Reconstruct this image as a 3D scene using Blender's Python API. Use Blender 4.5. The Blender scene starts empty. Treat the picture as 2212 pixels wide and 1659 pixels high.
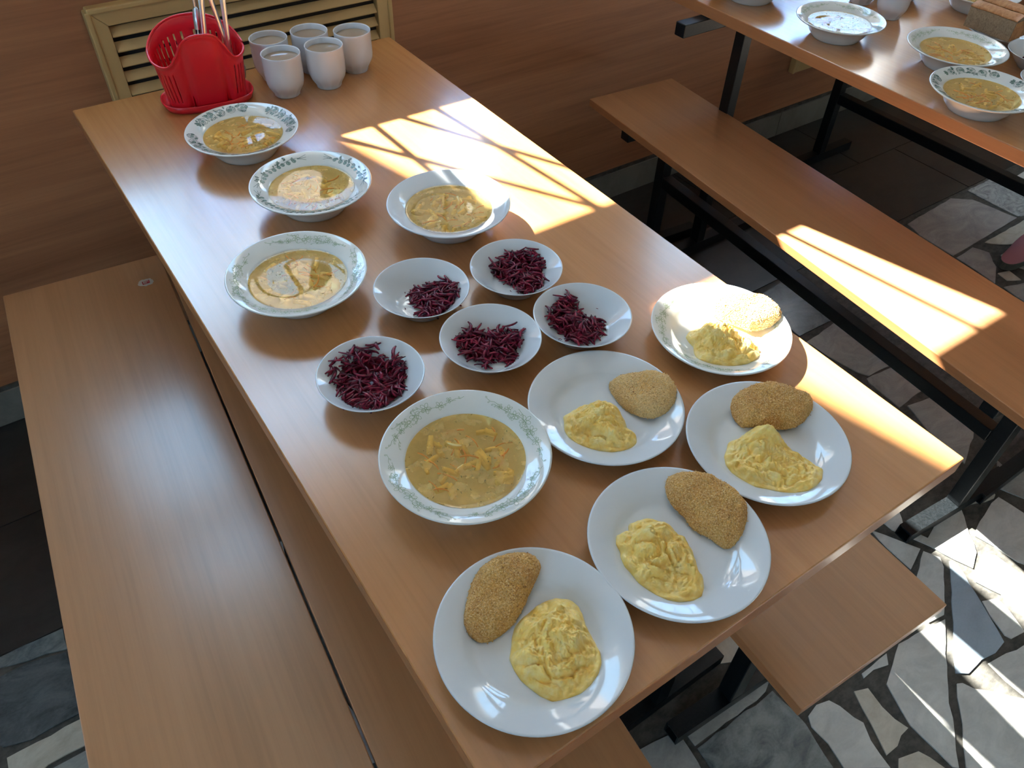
import bpy, math, random
from mathutils import Vector, Matrix, noise

SC = bpy.context.scene
COL = SC.collection
PI = math.pi

# ------------------------------------------------------------------ camera
cam_d = bpy.data.cameras.new('camera')
cam = bpy.data.objects.new('camera', cam_d); COL.objects.link(cam)
cam_d.sensor_fit = 'HORIZONTAL'; cam_d.sensor_width = 36.0
cam_d.lens = 1695.33 / 2212 * 36.0
cam_d.clip_start = 0.02; cam_d.clip_end = 200
cam.location = (-0.1144, -1.6877, 1.4282)
cam.rotation_mode = 'XYZ'; cam.rotation_euler = (0.7755, -0.0246, -0.5987)
SC.camera = cam

# ------------------------------------------------------------------ sky, sun, exposure
SUN_DIR = Vector((0.25, -1.0, -0.82))
world = bpy.data.worlds.new('sky'); SC.world = world; world.use_nodes = True
bg = world.node_tree.nodes['Background']
bg.inputs['Color'].default_value = (0.38, 0.67, 1.0, 1); bg.inputs['Strength'].default_value = 12.0
sun_d = bpy.data.lights.new('sun', 'SUN'); sun_d.energy = 104.0; sun_d.angle = math.radians(0.6); sun_d.color = (1.0, 0.97, 0.925)
sun = bpy.data.objects.new('sun', sun_d); COL.objects.link(sun)
sun.rotation_mode = 'QUATERNION'; sun.rotation_quaternion = SUN_DIR.to_track_quat('-Z', 'Y')
WINDOWS = [(-0.25, 1.10), (1.74, 3.09), (-2.75, -1.40)]
SILL, HEAD = 1.02, 2.36
for x0, x1 in WINDOWS:
    pd = bpy.data.lights.new('window_portal', 'AREA'); pd.shape = 'RECTANGLE'; pd.size = x1 - x0; pd.size_y = HEAD - SILL
    pd.cycles.is_portal = True
    po = bpy.data.objects.new('window_portal', pd); COL.objects.link(po)
    po.location = ((x0 + x1) / 2, 0.34, (SILL + HEAD) / 2); po.rotation_euler = (-PI / 2, 0, 0)
SIDE_WINDOWS = [(-3.4, -2.0)]       # along the left wall, y ranges
FRONT_WINDOWS = []   # along the wall behind the camera, x ranges
for a, b, left in [(*q, 1) for q in SIDE_WINDOWS] + [(*q, 0) for q in FRONT_WINDOWS]:
    pd = bpy.data.lights.new('window_portal', 'AREA'); pd.shape = 'RECTANGLE'; pd.size = b - a; pd.size_y = 1.5; pd.cycles.is_portal = True
    po = bpy.data.objects.new('window_portal', pd); COL.objects.link(po)
    if left: po.location = (-3.32, (a + b) / 2, 1.75); po.rotation_euler = (PI / 2, 0, -PI / 2)
    else: po.location = ((a + b) / 2, -4.72, 1.75); po.rotation_euler = (PI / 2, 0, 0)
SC.view_settings.view_transform = 'Standard'; SC.view_settings.look = 'None'
SC.view_settings.gamma = 1.0; SC.view_settings.use_curve_mapping = False
SC.view_settings.exposure = -0.28

# ------------------------------------------------------------------ materials
def new_mat(name):
    m = bpy.data.materials.new(name); m.use_nodes = True
    nt = m.node_tree; b = nt.nodes['Principled BSDF']
    return m, nt, b
def setp(b, **k):
    for key, val in k.items():
        s = b.inputs[key.replace('_', ' ')]
        s.default_value = (*val, 1) if s.type == 'RGBA' else val
def plain(name, col, rough=.5, **k):
    m, nt, b = new_mat(name); setp(b, Base_Color=col, Roughness=rough, **k); return m
def coords(nt, scale, which='Object', loc=(0, 0, 0)):
    tc = nt.nodes.new('ShaderNodeTexCoord'); mp = nt.nodes.new('ShaderNodeMapping')
    mp.inputs['Scale'].default_value = scale; mp.inputs['Location'].default_value = loc
    nt.links.new(tc.outputs[which], mp.inputs['Vector']); return mp.outputs['Vector']
def nz(nt, vec, scale=1., detail=4., rough=.55, dist=0.):
    n = nt.nodes.new('ShaderNodeTexNoise'); nt.links.new(vec, n.inputs['Vector'])
    n.inputs['Scale'].default_value = scale; n.inputs['Detail'].default_value = detail
    n.inputs['Roughness'].default_value = rough; n.inputs['Distortion'].default_value = dist
    return n.outputs['Fac']
def ramp(nt, fac, stops):
    r = nt.nodes.new('ShaderNodeValToRGB'); nt.links.new(fac, r.inputs['Fac'])
    e = r.color_ramp.elements
    while len(e) < len(stops): e.new(.5)
    for el, (p_, c) in zip(e, stops): el.position = p_; el.color = (*c, 1) if len(c) == 3 else c
    return r.outputs['Color']
def mixc(nt, fac, a, b, mode='MIX'):
    n = nt.nodes.new('ShaderNodeMix'); n.data_type = 'RGBA'; n.blend_type = mode
    for s, v_ in ((0, fac), (6, a), (7, b)):
        if isinstance(v_, bpy.types.NodeSocket): nt.links.new(v_, n.inputs[s])
        else: n.inputs[s].default_value = v_ if not isinstance(v_, tuple) else (*v_, 1)
    return n.outputs[2]
def bump(nt, b, h, strength=.2, dist=.001):
    n = nt.nodes.new('ShaderNodeBump'); n.inputs['Strength'].default_value = strength; n.inputs['Distance'].default_value = dist
    nt.links.new(h, n.inputs['Height']); nt.links.new(n.outputs['Normal'], b.inputs['Normal'])

def wood(name, lo, mid, hi, axis='y', rough=.25, spec=.5, fine=170, loc=(0, 0, 0), coat=0.):
    m, nt, b = new_mat(name)
    s1 = [fine] * 3; s2 = [26.] * 3; s3 = [7.] * 3; k = {'x': 0, 'y': 1, 'z': 2}[axis]
    s1[k] = 5.; s2[k] = 1.1; s3[k] = .7
    a = nz(nt, coords(nt, s1, loc=loc), 1, 3, .6); c = nz(nt, coords(nt, s2, loc=loc), 1, 4, .6, .6); d = nz(nt, coords(nt, s3, loc=loc), 1, 2, .5, .4)
    col = ramp(nt, c, [(.3, lo), (.52, mid), (.75, hi)])
    col = mixc(nt, .22, col, ramp(nt, a, [(.32, tuple(x * .6 for x in lo)), (.6, hi)]), 'MIX')
    col = mixc(nt, .35, col, ramp(nt, d, [(.35, lo), (.65, hi)]), 'MIX')
    nt.links.new(col, b.inputs['Base Color']); setp(b, Roughness=rough, Specular_IOR_Level=spec, Coat_Weight=coat, Coat_Roughness=.20, Coat_IOR=1.65)
    return m
M = {}
M['table'] = wood('beech_laminate', (.44, .180, .050), (.51, .220, .068), (.57, .26, .090), rough=.27, coat=.9)
M['bench'] = wood('bench_laminate', (.40, .190, .078), (.46, .225, .097), (.52, .262, .12), rough=.32, loc=(3, 1, 0), coat=.6)
M['edge'] = wood('edge_banding', (.42, .155, .055), (.48, .185, .068), (.53, .22, .085), rough=.28, spec=.55, loc=(1, 5, 2))
M['wall'] = wood('wall_laminate', (.29, .108, .046), (.44, .180, .078), (.60, .270, .125), axis='x', rough=.42, fine=120)
M['grille'] = plain('tan_paint', (.62, .41, .165), .42)
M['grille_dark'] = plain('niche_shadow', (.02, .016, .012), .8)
M['plaster'] = plain('cream_plaster', (.72, .68, .60), .8)
M['ceiling'] = plain('white_ceiling', (.8, .8, .78), .85)
M['white_paint'] = plain('white_paint', (.8, .8, .78), .4)
def metal_black():
    m, nt, b = new_mat('black_enamel')
    f = nz(nt, coords(nt, (1, 1, 1)), 260, 3, .6)
    nt.links.new(ramp(nt, f, [(.35, (.004, .0055, .006)), (.7, (.010, .012, .0135))]), b.inputs['Base Color'])
    setp(b, Roughness=.36, Specular_IOR_Level=.35); bump(nt, b, f, .25, .0006); return m
M['black'] = metal_black()
M['black_in'] = plain('tube_inside', (.004, .004, .004), .8)
M['porcelain'] = plain('white_porcelain', (.68, .71, .73), .07, Specular_IOR_Level=.55, Coat_Weight=.3, Coat_Roughness=.04)
M['faience'] = plain('cream_faience', (.74, .745, .70), .07, Specular_IOR_Level=.55, Coat_Weight=.3, Coat_Roughness=.04)
M['mug'] = plain('mug_porcelain', (.70, .70, .72), .25)
M['print_green'] = plain('pale_green_print', (.30, .40, .24), .25)
M['print_rose'] = plain('dark_green_print', (.085, .145, .115), .25)
M['print_rose_fill'] = plain('grey_green_print', (.27, .36, .31), .25)
M['red'] = plain('red_plastic', (.80, .016, .030), .28, Subsurface_Weight=0.0, Coat_Weight=.2)
M['steel'] = plain('stainless_steel', (.78, .78, .78), .33, Metallic=1.0)
M['tea'] = plain('tea', (.36, .28, .20), .04)
def mash_mat():
    m, nt, b = new_mat('mashed_potato')
    v = coords(nt, (1, 1, 1)); f = nz(nt, v, 90, 5, .6); g = nz(nt, v, 520, 3, .6)
    nt.links.new(ramp(nt, f, [(.3, (.92, .56, .10)), (.5, (.95, .67, .19)), (.72, (.95, .76, .33))]), b.inputs['Base Color'])
    setp(b, Roughness=.42, Subsurface_Weight=.12, Subsurface_Radius=(.005, .003, .001), Subsurface_Scale=1.0); bump(nt, b, g, .25, .0012); return m
M['mash'] = mash_mat()
def crumb_mat(name, a, b_, c):
    m, nt, b = new_mat(name)
    v = coords(nt, (1, 1, 1)); f = nz(nt, v, 45, 3, .6, .3); g = nz(nt, v, 620, 3, .7)
    vo = nt.nodes.new('ShaderNodeTexVoronoi'); nt.links.new(v, vo.inputs['Vector']); vo.inputs['Scale'].default_value = 520
    base = ramp(nt, f, [(.34, a), (.52, b_), (.68, c)])
    base = mixc(nt, .55, base, ramp(nt, g, [(.3, tuple(x * .4 for x in a)), (.5, b_), (.68, (.86, .64, .34))]))
    base = mixc(nt, ramp(nt, vo.outputs['Distance'], [(.10, (.55,) * 3), (.45, (0,) * 3)]), base, (.84, .60, .30))
    nt.links.new(base, b.inputs['Base Color']); setp(b, Roughness=.6)
    bump(nt, b, vo.outputs['Distance'], .9, .0020); return m
M['crumb'] = crumb_mat('toasted_breadcrumbs', (.58, .22, .038), (.72, .37, .085), (.82, .50, .16))
M['crumb_light'] = crumb_mat('pale_breadcrumbs', (.70, .38, .12), (.82, .51, .19), (.88, .60, .27))
def beet_mat():
    m, nt, b = new_mat('shredded_beet')
    f = nz(nt, coords(nt, (1, 1, 1)), 130, 3, .6)
    nt.links.new(ramp(nt, f, [(.32, (.045, .0018, .011)), (.5, (.15, .006, .024)), (.7, (.36, .018, .052))]), b.inputs['Base Color'])
    setp(b, Roughness=.27, Specular_IOR_Level=.35); return m
M['beet'] = beet_mat()
M['crumb_grain'] = plain('golden_crumb_grain', (.88, .52, .15), .6)
M['crumb_grain_light'] = plain('pale_crumb_grain', (.93, .68, .32), .6)
M['crumb_grain_dark'] = plain('toasted_crumb_grain', (.42, .17, .045), .6)
M['beet_juice'] = plain('beet_juice', (.55, .22, .36), .15)
M['potato'] = plain('boiled_potato', (.86, .68, .28), .35, Subsurface_Weight=.0)
M['carrot'] = plain('boiled_carrot', (.80, .30, .04), .35)
M['dill'] = plain('dill_green', (.045, .06, .012), .5)
def broth_mat():
    m = bpy.data.materials.new('clear_broth'); m.use_nodes = True; nt = m.node_tree; nt.nodes.clear()
    o = nt.nodes.new('ShaderNodeOutputMaterial'); t = nt.nodes.new('ShaderNodeBsdfTransparent'); d = nt.nodes.new('ShaderNodeBsdfDiffuse')
    g = nt.nodes.new('ShaderNodeBsdfGlossy'); mx = nt.nodes.new('ShaderNodeMixShader'); m2 = nt.nodes.new('ShaderNodeMixShader'); lw = nt.nodes.new('ShaderNodeLayerWeight'); pw = nt.nodes.new('ShaderNodeMath'); fr = nt.nodes.new('ShaderNodeMath')
    v = coords(nt, (1, 1, 1)); f = nz(nt, v, 60, 4, .6)
    t.inputs['Color'].default_value = (1.0, .85, .50, 1); g.inputs['Roughness'].default_value = .01
    nt.links.new(ramp(nt, f, [(.35, (.93, .50, .13)), (.65, (.95, .62, .23))]), d.inputs['Color'])
    nt.links.new(ramp(nt, f, [(.3, (.18,) * 3), (.7, (.42,) * 3)]), mx.inputs[0])
    pw.operation = 'POWER'; pw.inputs[1].default_value = 5.0; fr.operation = 'MULTIPLY_ADD'; fr.inputs[1].default_value = .97; fr.inputs[2].default_value = .038
    lw.inputs['Blend'].default_value = .5; nt.links.new(lw.outputs['Facing'], pw.inputs[0]); nt.links.new(pw.outputs[0], fr.inputs[0])
    w = nz(nt, v, 38, 2, .5); bp = nt.nodes.new('ShaderNodeBump'); bp.inputs['Strength'].default_value = .05; bp.inputs['Distance'].default_value = .0012
    nt.links.new(w, bp.inputs['Height'])
    for n in (lw, g): nt.links.new(bp.outputs['Normal'], n.inputs['Normal'])
    nt.links.new(t.outputs[0], mx.inputs[1]); nt.links.new(d.outputs[0], mx.inputs[2])
    nt.links.new(fr.outputs[0], m2.inputs[0]); nt.links.new(mx.outputs[0], m2.inputs[1]); nt.links.new(g.outputs[0], m2.inputs[2])
    nt.links.new(m2.outputs[0], o.inputs['Surface']); return m
M['broth'] = broth_mat()
def glass_mat():
    m = bpy.data.materials.new('window_glass'); m.use_nodes = True; nt = m.node_tree; nt.nodes.clear()
    o = nt.nodes.new('ShaderNodeOutputMaterial'); t = nt.nodes.new('ShaderNodeBsdfTransparent'); g = nt.nodes.new('ShaderNodeBsdfGlossy'); mx = nt.nodes.new('ShaderNodeMixShader')
    t.inputs['Color'].default_value = (.96, .97, .97, 1); g.inputs['Roughness'].default_value = 0.0; mx.inputs[0].default_value = .06
    nt.links.new(t.outputs[0], mx.inputs[1]); nt.links.new(g.outputs[0], mx.inputs[2]); nt.links.new(mx.outputs[0], o.inputs['Surface']); return m
M['glass'] = glass_mat()
def diffuser_mat():  # for the added band that scatters direct sun low in the window
    m = bpy.data.materials.new('added_sun_diffuser'); m.use_nodes = True; nt = m.node_tree; nt.nodes.clear()
    o = nt.nodes.new('ShaderNodeOutputMaterial'); t = nt.nodes.new('ShaderNodeBsdfTranslucent'); d = nt.nodes.new('ShaderNodeBsdfDiffuse'); mx = nt.nodes.new('ShaderNodeMixShader')
    t.inputs['Color'].default_value = (.46, .60, .80, 1); d.inputs['Color'].default_value = (.5, .6, .7, 1); mx.inputs[0].default_value = .25
    nt.links.new(t.outputs[0], mx.inputs[1]); nt.links.new(d.outputs[0], mx.inputs[2]); nt.links.new(mx.outputs[0], o.inputs['Surface']); return m
M['sun_diffuser'] = diffuser_mat()
def stone(name, a, b_, scale=14., rough=.22, dist=1.2):
    m, nt, b = new_mat(name)
    v = coords(nt, (1, 1.6, 1)); f = nz(nt, v, scale, 6, .62, dist); g = nz(nt, v, 160, 2, .5)
    c = ramp(nt, f, [(.32, a), (.62, b_)]); c = mixc(nt, .12, c, ramp(nt, g, [(.4, a), (.6, b_)]))
    nt.links.new(c, b.inputs['Base Color']); setp(b, Roughness=rough); return m
ST = {'white': stone('white_marble', (.50, .50, .46), (.66, .65, .60)), 'cream': stone('cream_marble', (.47, .42, .33), (.62, .57, .47)),
      'grey': stone('grey_marble', (.27, .28, .26), (.40, .40, .37)), 'slate': stone('slate_marble', (.035, .045, .050), (.13, .15, .155), 9),
      'blue': stone('blue_marble', (.30, .37, .42), (.40, .48, .54), 6), 'bluegrey': stone('bluegrey_marble', (.09, .115, .12), (.25, .28, .27), 16),
      'lilac': stone('lilac_marble', (.30, .275, .27), (.47, .43, .40), 8), 'veined': stone('veined_marble', (.20, .21, .21), (.50, .51, .49), 13, dist=3.0),
      'dark': stone('dark_slab', (.020, .018, .016), (.036, .031, .027), 10, .35), 'mortar': stone('dark_mortar', (.035, .033, .027), (.095, .088, .072), 40, .7, 0.)}
M['tile'] = stone('plinth_tile', (.17, .165, .14), (.24, .23, .195), 8, .3)
M['bread_crust'] = stone('bread_crust', (.34, .125, .035), (.56, .27, .10), 55, .7)
M['bread_crumb'] = stone('bread_crumb', (.22, .15, .085), (.38, .27, .16), 120, .8)
M['shoe_pink'] = plain('pink_cloth', (.45, .19, .22), .8)
M['shoe_sole'] = plain('grey_rubber', (.10, .11, .085), .7)
M['paper'] = plain('sticker_paper', (.55, .50, .44), .7)
M['sticker_red'] = plain('sticker_red', (.42, .02, .03), .5)
M['added_wall'] = plain('added_wall_brown', (.36, .22, .14), .8)
M['ground'] = plain('grey_ground', (.32, .31, .29), .9)

# ------------------------------------------------------------------ mesh builder
class MB:
    def __init__(s): s.v = []; s.f = []
    def quadbox(s, P):
        n = len(s.v); s.v += [tuple(q) for q in P]
        s.f += [tuple(n + i for i in q) for q in ((0, 3, 2, 1), (4, 5, 6, 7), (0, 1, 5, 4), (1, 2, 6, 5), (2, 3, 7, 6), (3, 0, 4, 7))]; return s
    def box(s, x0, x1, y0, y1, z0, z1):
        return s.quadbox([(x0, y0, z0), (x1, y0, z0), (x1, y1, z0), (x0, y1, z0), (x0, y0, z1), (x1, y0, z1), (x1, y1, z1), (x0, y1, z1)])
    def prism(s, poly, z0, z1):
        n = len(s.v); k = len(poly); area = sum(poly[i][0] * poly[(i + 1) % k][1] - poly[(i + 1) % k][0] * poly[i][1] for i in range(k))
        if area < 0: poly = poly[::-1]
        s.v += [(x, y, z0) for x, y in poly] + [(x, y, z1) for x, y in poly]
        s.f += [tuple(range(n + k - 1, n - 1, -1)), tuple(range(n + k, n + 2 * k))]
        s.f += [(n + i, n + (i + 1) % k, n + k + (i + 1) % k, n + k + i) for i in range(k)]; return s
    def lathe(s, prof, seg=64, mod=None):
        n = len(s.v); m = len(prof)
        for i in range(seg):
            a = 2 * PI * i / seg
            for r, z in prof:
                rr = mod(r, z, a) if mod else r
                s.v.append((rr * math.cos(a), rr * math.sin(a), z))
        for i in range(seg):
            j = (i + 1) % seg
            for k in range(m - 1):
                s.f.append((n + i * m + k, n + j * m + k, n + j * m + k + 1, n + i * m + k + 1))
        return s
    def tube(s, pts, rad, seg=8, flat=1.0, cap=True):
        n = len(s.v); pts = [Vector(q) for q in pts]; k = len(pts)
        for i, q in enumerate(pts):
            t = (pts[min(i + 1, k - 1)] - pts[max(i - 1, 0)]).normalized()
            up = Vector((0, 0, 1)) if abs(t.z) < .9 else Vector((1, 0, 0))
            a = t.cross(up).normalized(); b = a.cross(t)
            r = rad[i] if isinstance(rad, (list, tuple)) else rad
            for j in range(seg):
                w = 2 * PI * j / seg
                s.v.append(tuple(q + a * (r * math.cos(w)) + b * (r * flat * math.sin(w))))
        for i in range(k - 1):
            for j in range(seg):
                s.f.append((n + i * seg + j, n + i * seg + (j + 1) % seg, n + (i + 1) * seg + (j + 1) % seg, n + (i + 1) * seg + j))
        if cap: s.f += [tuple(range(n + seg - 1, n - 1, -1)), tuple(range(n + (k - 1) * seg, n + k * seg))]
        return s
    def mesh(s, name, mat, smooth=False):
        me = bpy.data.meshes.new(name); me.from_pydata(s.v, [], s.f); me.materials.append(mat)
        if smooth: me.polygons.foreach_set('use_smooth', [True] * len(me.polygons))
        me.update(); return me
    def build(s, name, mat, parent=None, smooth=False, bevel=0., seg=2):
        return link(name, s.mesh(name, mat, smooth), parent, bevel, seg)
def link(name, me, parent=None, bevel=0., seg=2, loc=None, rz=None):
    o = bpy.data.objects.new(name, me); COL.objects.link(o)
    if parent: o.parent = parent
    if bevel:
        b = o.modifiers.new('bevel', 'BEVEL'); b.width = bevel; b.segments = seg; b.limit_method = 'ANGLE'
    if loc: o.location = loc
    if rz is not None: o.rotation_euler = (0, 0, rz)
    return o
def tag(o, label, cat, group=None, kind=None):
    o['label'] = label; o['category'] = cat
    if group: o['group'] = group
    if kind: o['kind'] = kind
    return o
def thing(name, label, cat, loc, rz=0., group=None):
    o = bpy.data.objects.new(name, None); COL.objects.link(o); o.location = loc; o.rotation_euler = (0, 0, rz); o.empty_display_size = .05
    return tag(o, label, cat, group)
def struct(o, label=None):
    o['kind'] = 'structure'
    if label: o['label'] = label
    return o
def inside(poly, x, y):
    c = False; n = len(poly)
    for i in range(n):
        x0, y0 = poly[i]; x1, y1 = poly[(i + 1) % n]
        if (y0 > y) != (y1 > y) and x < (x1 - x0) * (y - y0) / (y1 - y0) + x0: c = not c
    return c
def lerp_prof(prof, r):
    for (r0, z0), (r1, z1) in zip(prof, prof[1:]):
        if r0 <= r <= r1: return z0 + (z1 - z0) * (r - r0) / max(1e-9, r1 - r0)
    return prof[-1][1] if r > prof[-1][0] else prof[0][1]
rnd = random.Random(7)

# ------------------------------------------------------------------ measured outlines (metres; food outlines are relative to their plate centre)
MASH={'D1':[(0.0226,0.0271),(0.0346,0.0271),(0.0442,0.0235),(0.0516,0.0167),(0.0556,0.0052),(0.0539,-0.0042),(0.0491,-0.015),(0.0475,-0.0242),(0.0459,-0.0333),(0.0429,-0.0434),(0.0373,-0.0517),(0.0292,-0.058),(0.018,-0.062),(0.006,-0.0635),(-0.0066,-0.0597),(-0.0177,-0.0542),(-0.0235,-0.0438),(-0.0271,-0.0329),(-0.0295,-0.0228),(-0.0292,-0.0113),(-0.0269,-0.001),(-0.0199,0.0065),(-0.0135,0.0146),(-0.0059,0.0215),(0.0029,0.0244),(0.0138,0.0259)],'D2':[(-0.0218,0.0473),(-0.0077,0.045),(0.0029,0.038),(0.012,0.0291),(0.014,0.0199),(0.0124,0.0092),(0.0164,0.0027),(0.0126,-0.0064),(0.0106,-0.0146),(0.0053,-0.0245),(0.0004,-0.0332),(-0.0001,-0.04),(-0.0076,-0.0489),(-0.0164,-0.0545),(-0.0281,-0.0546),(-0.0411,-0.0488),(-0.0493,-0.0405),(-0.0541,-0.0307),(-0.0568,-0.021),(-0.0589,-0.0104),(-0.057,0.0024),(-0.0582,0.0103),(-0.0541,0.022),(-0.0503,0.0255),(-0.0496,0.0346),(-0.0418,0.0429),(-0.0334,0.0422),(-0.0267,0.0407)],'D3':[(0.0137,0.028),(0.0171,0.0222),(0.0218,0.0126),(0.0246,0.0034),(0.025,-0.006),(0.0231,-0.0156),(0.0222,-0.024),(0.0276,-0.0349),(0.029,-0.0481),(0.0254,-0.0602),(0.0131,-0.0686),(-0.0005,-0.0712),(-0.0136,-0.0706),(-0.0265,-0.0639),(-0.0363,-0.0546),(-0.0436,-0.0429),(-0.0527,-0.0347),(-0.0545,-0.0196),(-0.0566,-0.0065),(-0.0538,0.0061),(-0.0457,0.0167),(-0.0356,0.0227),(-0.0278,0.0284),(-0.0159,0.0261),(-0.0027,0.0267),(0.0069,0.0279)],'D5':[(-0.0148,0.0255),(-0.0012,0.0184),(0.0073,0.0113),(0.0176,0.0),(0.0265,-0.0131),(0.0307,-0.0232),(0.0292,-0.0314),(0.0243,-0.047),(0.0155,-0.0572),(0.0033,-0.0619),(-0.0141,-0.0614),(-0.0297,-0.0544),(-0.0424,-0.0446),(-0.0518,-0.034),(-0.056,-0.0205),(-0.0506,-0.0083),(-0.042,0.0021),(-0.0408,0.0118),(-0.0377,0.0208),(-0.0284,0.0258)],'D4':[(-0.0203,0.0231),(-0.0082,0.0196),(0.0025,0.0171),(0.0123,0.0132),(0.0159,0.0067),(0.0164,-0.0042),(0.0141,-0.0132),(0.0118,-0.0238),(0.0063,-0.0344),(0.0083,-0.0475),(0.0019,-0.0549),(-0.0078,-0.0588),(-0.0202,-0.0583),(-0.0331,-0.0536),(-0.0433,-0.0431),(-0.0509,-0.0319),(-0.0572,-0.0215),(-0.059,-0.0075),(-0.0545,0.0052),(-0.0467,0.0159),(-0.0433,0.0223),(-0.0307,0.0228)]}
CUTLET={'D1':[(0.0383,0.0725),(0.045,0.067),(0.0461,0.0581),(0.0432,0.0519),(0.0337,0.0462),(0.0222,0.04),(0.0082,0.0317),(-0.0068,0.0244),(-0.0198,0.0226),(-0.0312,0.0229),(-0.0399,0.0272),(-0.0437,0.0363),(-0.0431,0.0464),(-0.0368,0.055),(-0.0262,0.0655),(-0.0155,0.0747),(-0.0035,0.0807),(0.0096,0.0822),(0.0244,0.0796)],'D2':[(0.0459,0.0621),(0.0574,0.0582),(0.0694,0.0491),(0.0795,0.0377),(0.085,0.0213),(0.0866,0.0064),(0.0856,-0.0069),(0.0734,-0.0199),(0.0609,-0.0271),(0.0487,-0.0304),(0.0407,-0.0283),(0.0382,-0.0197),(0.0367,-0.0086),(0.0321,-0.0005),(0.0305,0.0096),(0.032,0.0204),(0.0303,0.032),(0.0305,0.0409),(0.0336,0.0504),(0.0391,0.0584)],'D3':[(0.0483,0.0653),(0.0645,0.0575),(0.0777,0.0469),(0.0875,0.0348),(0.0916,0.0241),(0.0901,0.0149),(0.0785,0.0054),(0.0615,0.0003),(0.0479,0.0013),(0.0372,0.0069),(0.0249,0.0176),(0.0133,0.029),(0.0021,0.0363),(0.0033,0.0489),(0.0097,0.061),(0.0185,0.0674),(0.0313,0.0692)],'D5':[(0.0458,0.0481),(0.0549,0.0437),(0.0675,0.0317),(0.0792,0.0157),(0.0882,0.0026),(0.0926,-0.0098),(0.0869,-0.0228),(0.0757,-0.0292),(0.0603,-0.0295),(0.0466,-0.0247),(0.0369,-0.0162),(0.0342,-0.006),(0.0293,0.0074),(0.0243,0.0209),(0.024,0.0341),(0.0276,0.0439),(0.0365,0.0491)],'D4':[(0.0362,0.0327),(0.0452,0.0301),(0.0611,0.022),(0.0718,0.0129),(0.0814,0.0024),(0.0898,-0.0095),(0.0904,-0.0184),(0.0815,-0.0274),(0.0687,-0.0388),(0.0537,-0.0428),(0.0389,-0.0393),(0.031,-0.028),(0.0257,-0.0108),(0.026,0.0029),(0.0278,0.0158),(0.0299,0.025)]}
BEET={'B1':[(-0.0147,0.0425),(0.0102,0.045),(0.0281,0.0365),(0.0442,0.0291),(0.0565,0.0354),(0.0552,0.0221),(0.0649,0.0131),(0.0507,0.0079),(0.0441,-0.0091),(0.0285,-0.0197),(0.0261,-0.0303),(0.0076,-0.0344),(-0.0094,-0.0294),(-0.0136,-0.0208),(-0.0043,-0.0109),(-0.0129,0.0026),(-0.0125,0.0186),(-0.0196,0.0273)],'B2':[(0.0016,0.0288),(0.0169,0.0261),(0.035,0.0198),(0.045,0.0083),(0.0493,-0.0063),(0.0416,-0.0224),(0.0256,-0.0349),(0.0072,-0.038),(-0.0086,-0.0333),(-0.0182,-0.0217),(-0.0103,-0.0119),(-0.011,0.0074),(-0.0079,0.0231)],'B3':[(-0.0274,0.0377),(-0.0058,0.0427),(0.0116,0.0336),(0.028,0.0231),(0.0412,0.0146),(0.0479,-0.0002),(0.0482,-0.0067),(0.0354,-0.0117),(0.0193,-0.0182),(0.0068,-0.0331),(0.0033,-0.0178),(-0.0078,-0.0139),(-0.0202,-0.019),(-0.0207,-0.0023),(-0.0319,0.0049),(-0.0311,0.0244)],'B4':[(-0.0243,0.0395),(-0.006,0.0479),(0.0165,0.0514),(0.0179,0.0429),(0.0177,0.0252),(0.0183,0.0122),(0.0329,-0.0022),(0.0202,-0.0181),(0.0007,-0.0266),(-0.0188,-0.0261),(-0.0276,-0.0119),(-0.0236,0.0065),(-0.0335,0.0199)],'B5':[(-0.0353,0.0569),(-0.0238,0.047),(-0.0107,0.0482),(-0.0121,0.0614),(0.0024,0.0569),(0.0037,0.0711),(0.0168,0.0677),(0.0258,0.0606),(0.0359,0.0554),(0.0334,0.0394),(0.0331,0.0273),(0.0435,0.023),(0.0478,0.008),(0.0403,-0.009),(0.0368,-0.0192),(0.0209,-0.033),(0.0071,-0.0359),(-0.0094,-0.0368),(-0.0219,-0.0302),(-0.0351,-0.0173),(-0.0425,0.0081),(-0.039,0.0238),(-0.0433,0.0358)]}
POS={'D1':(0.1020,-1.4340),'D2':(0.2788,-1.4313),'D3':(0.4512,-1.3898),'D4':(0.334,-1.2503),'D5':(0.5437,-1.2248),'S1':(0.2102,-0.451),'S2':(0.2374,-0.6612),'S3':(0.3843,-0.8194),'S4':(0.1306,-0.8552),'S5':(0.154,-1.2357),'B1':(0.3868,-0.9915),'B2':(0.2569,-0.9617),'B3':(0.2798,-1.0916),'B4':(0.4016,-1.1185),'B5':(0.1284,-1.0681)}
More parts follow.
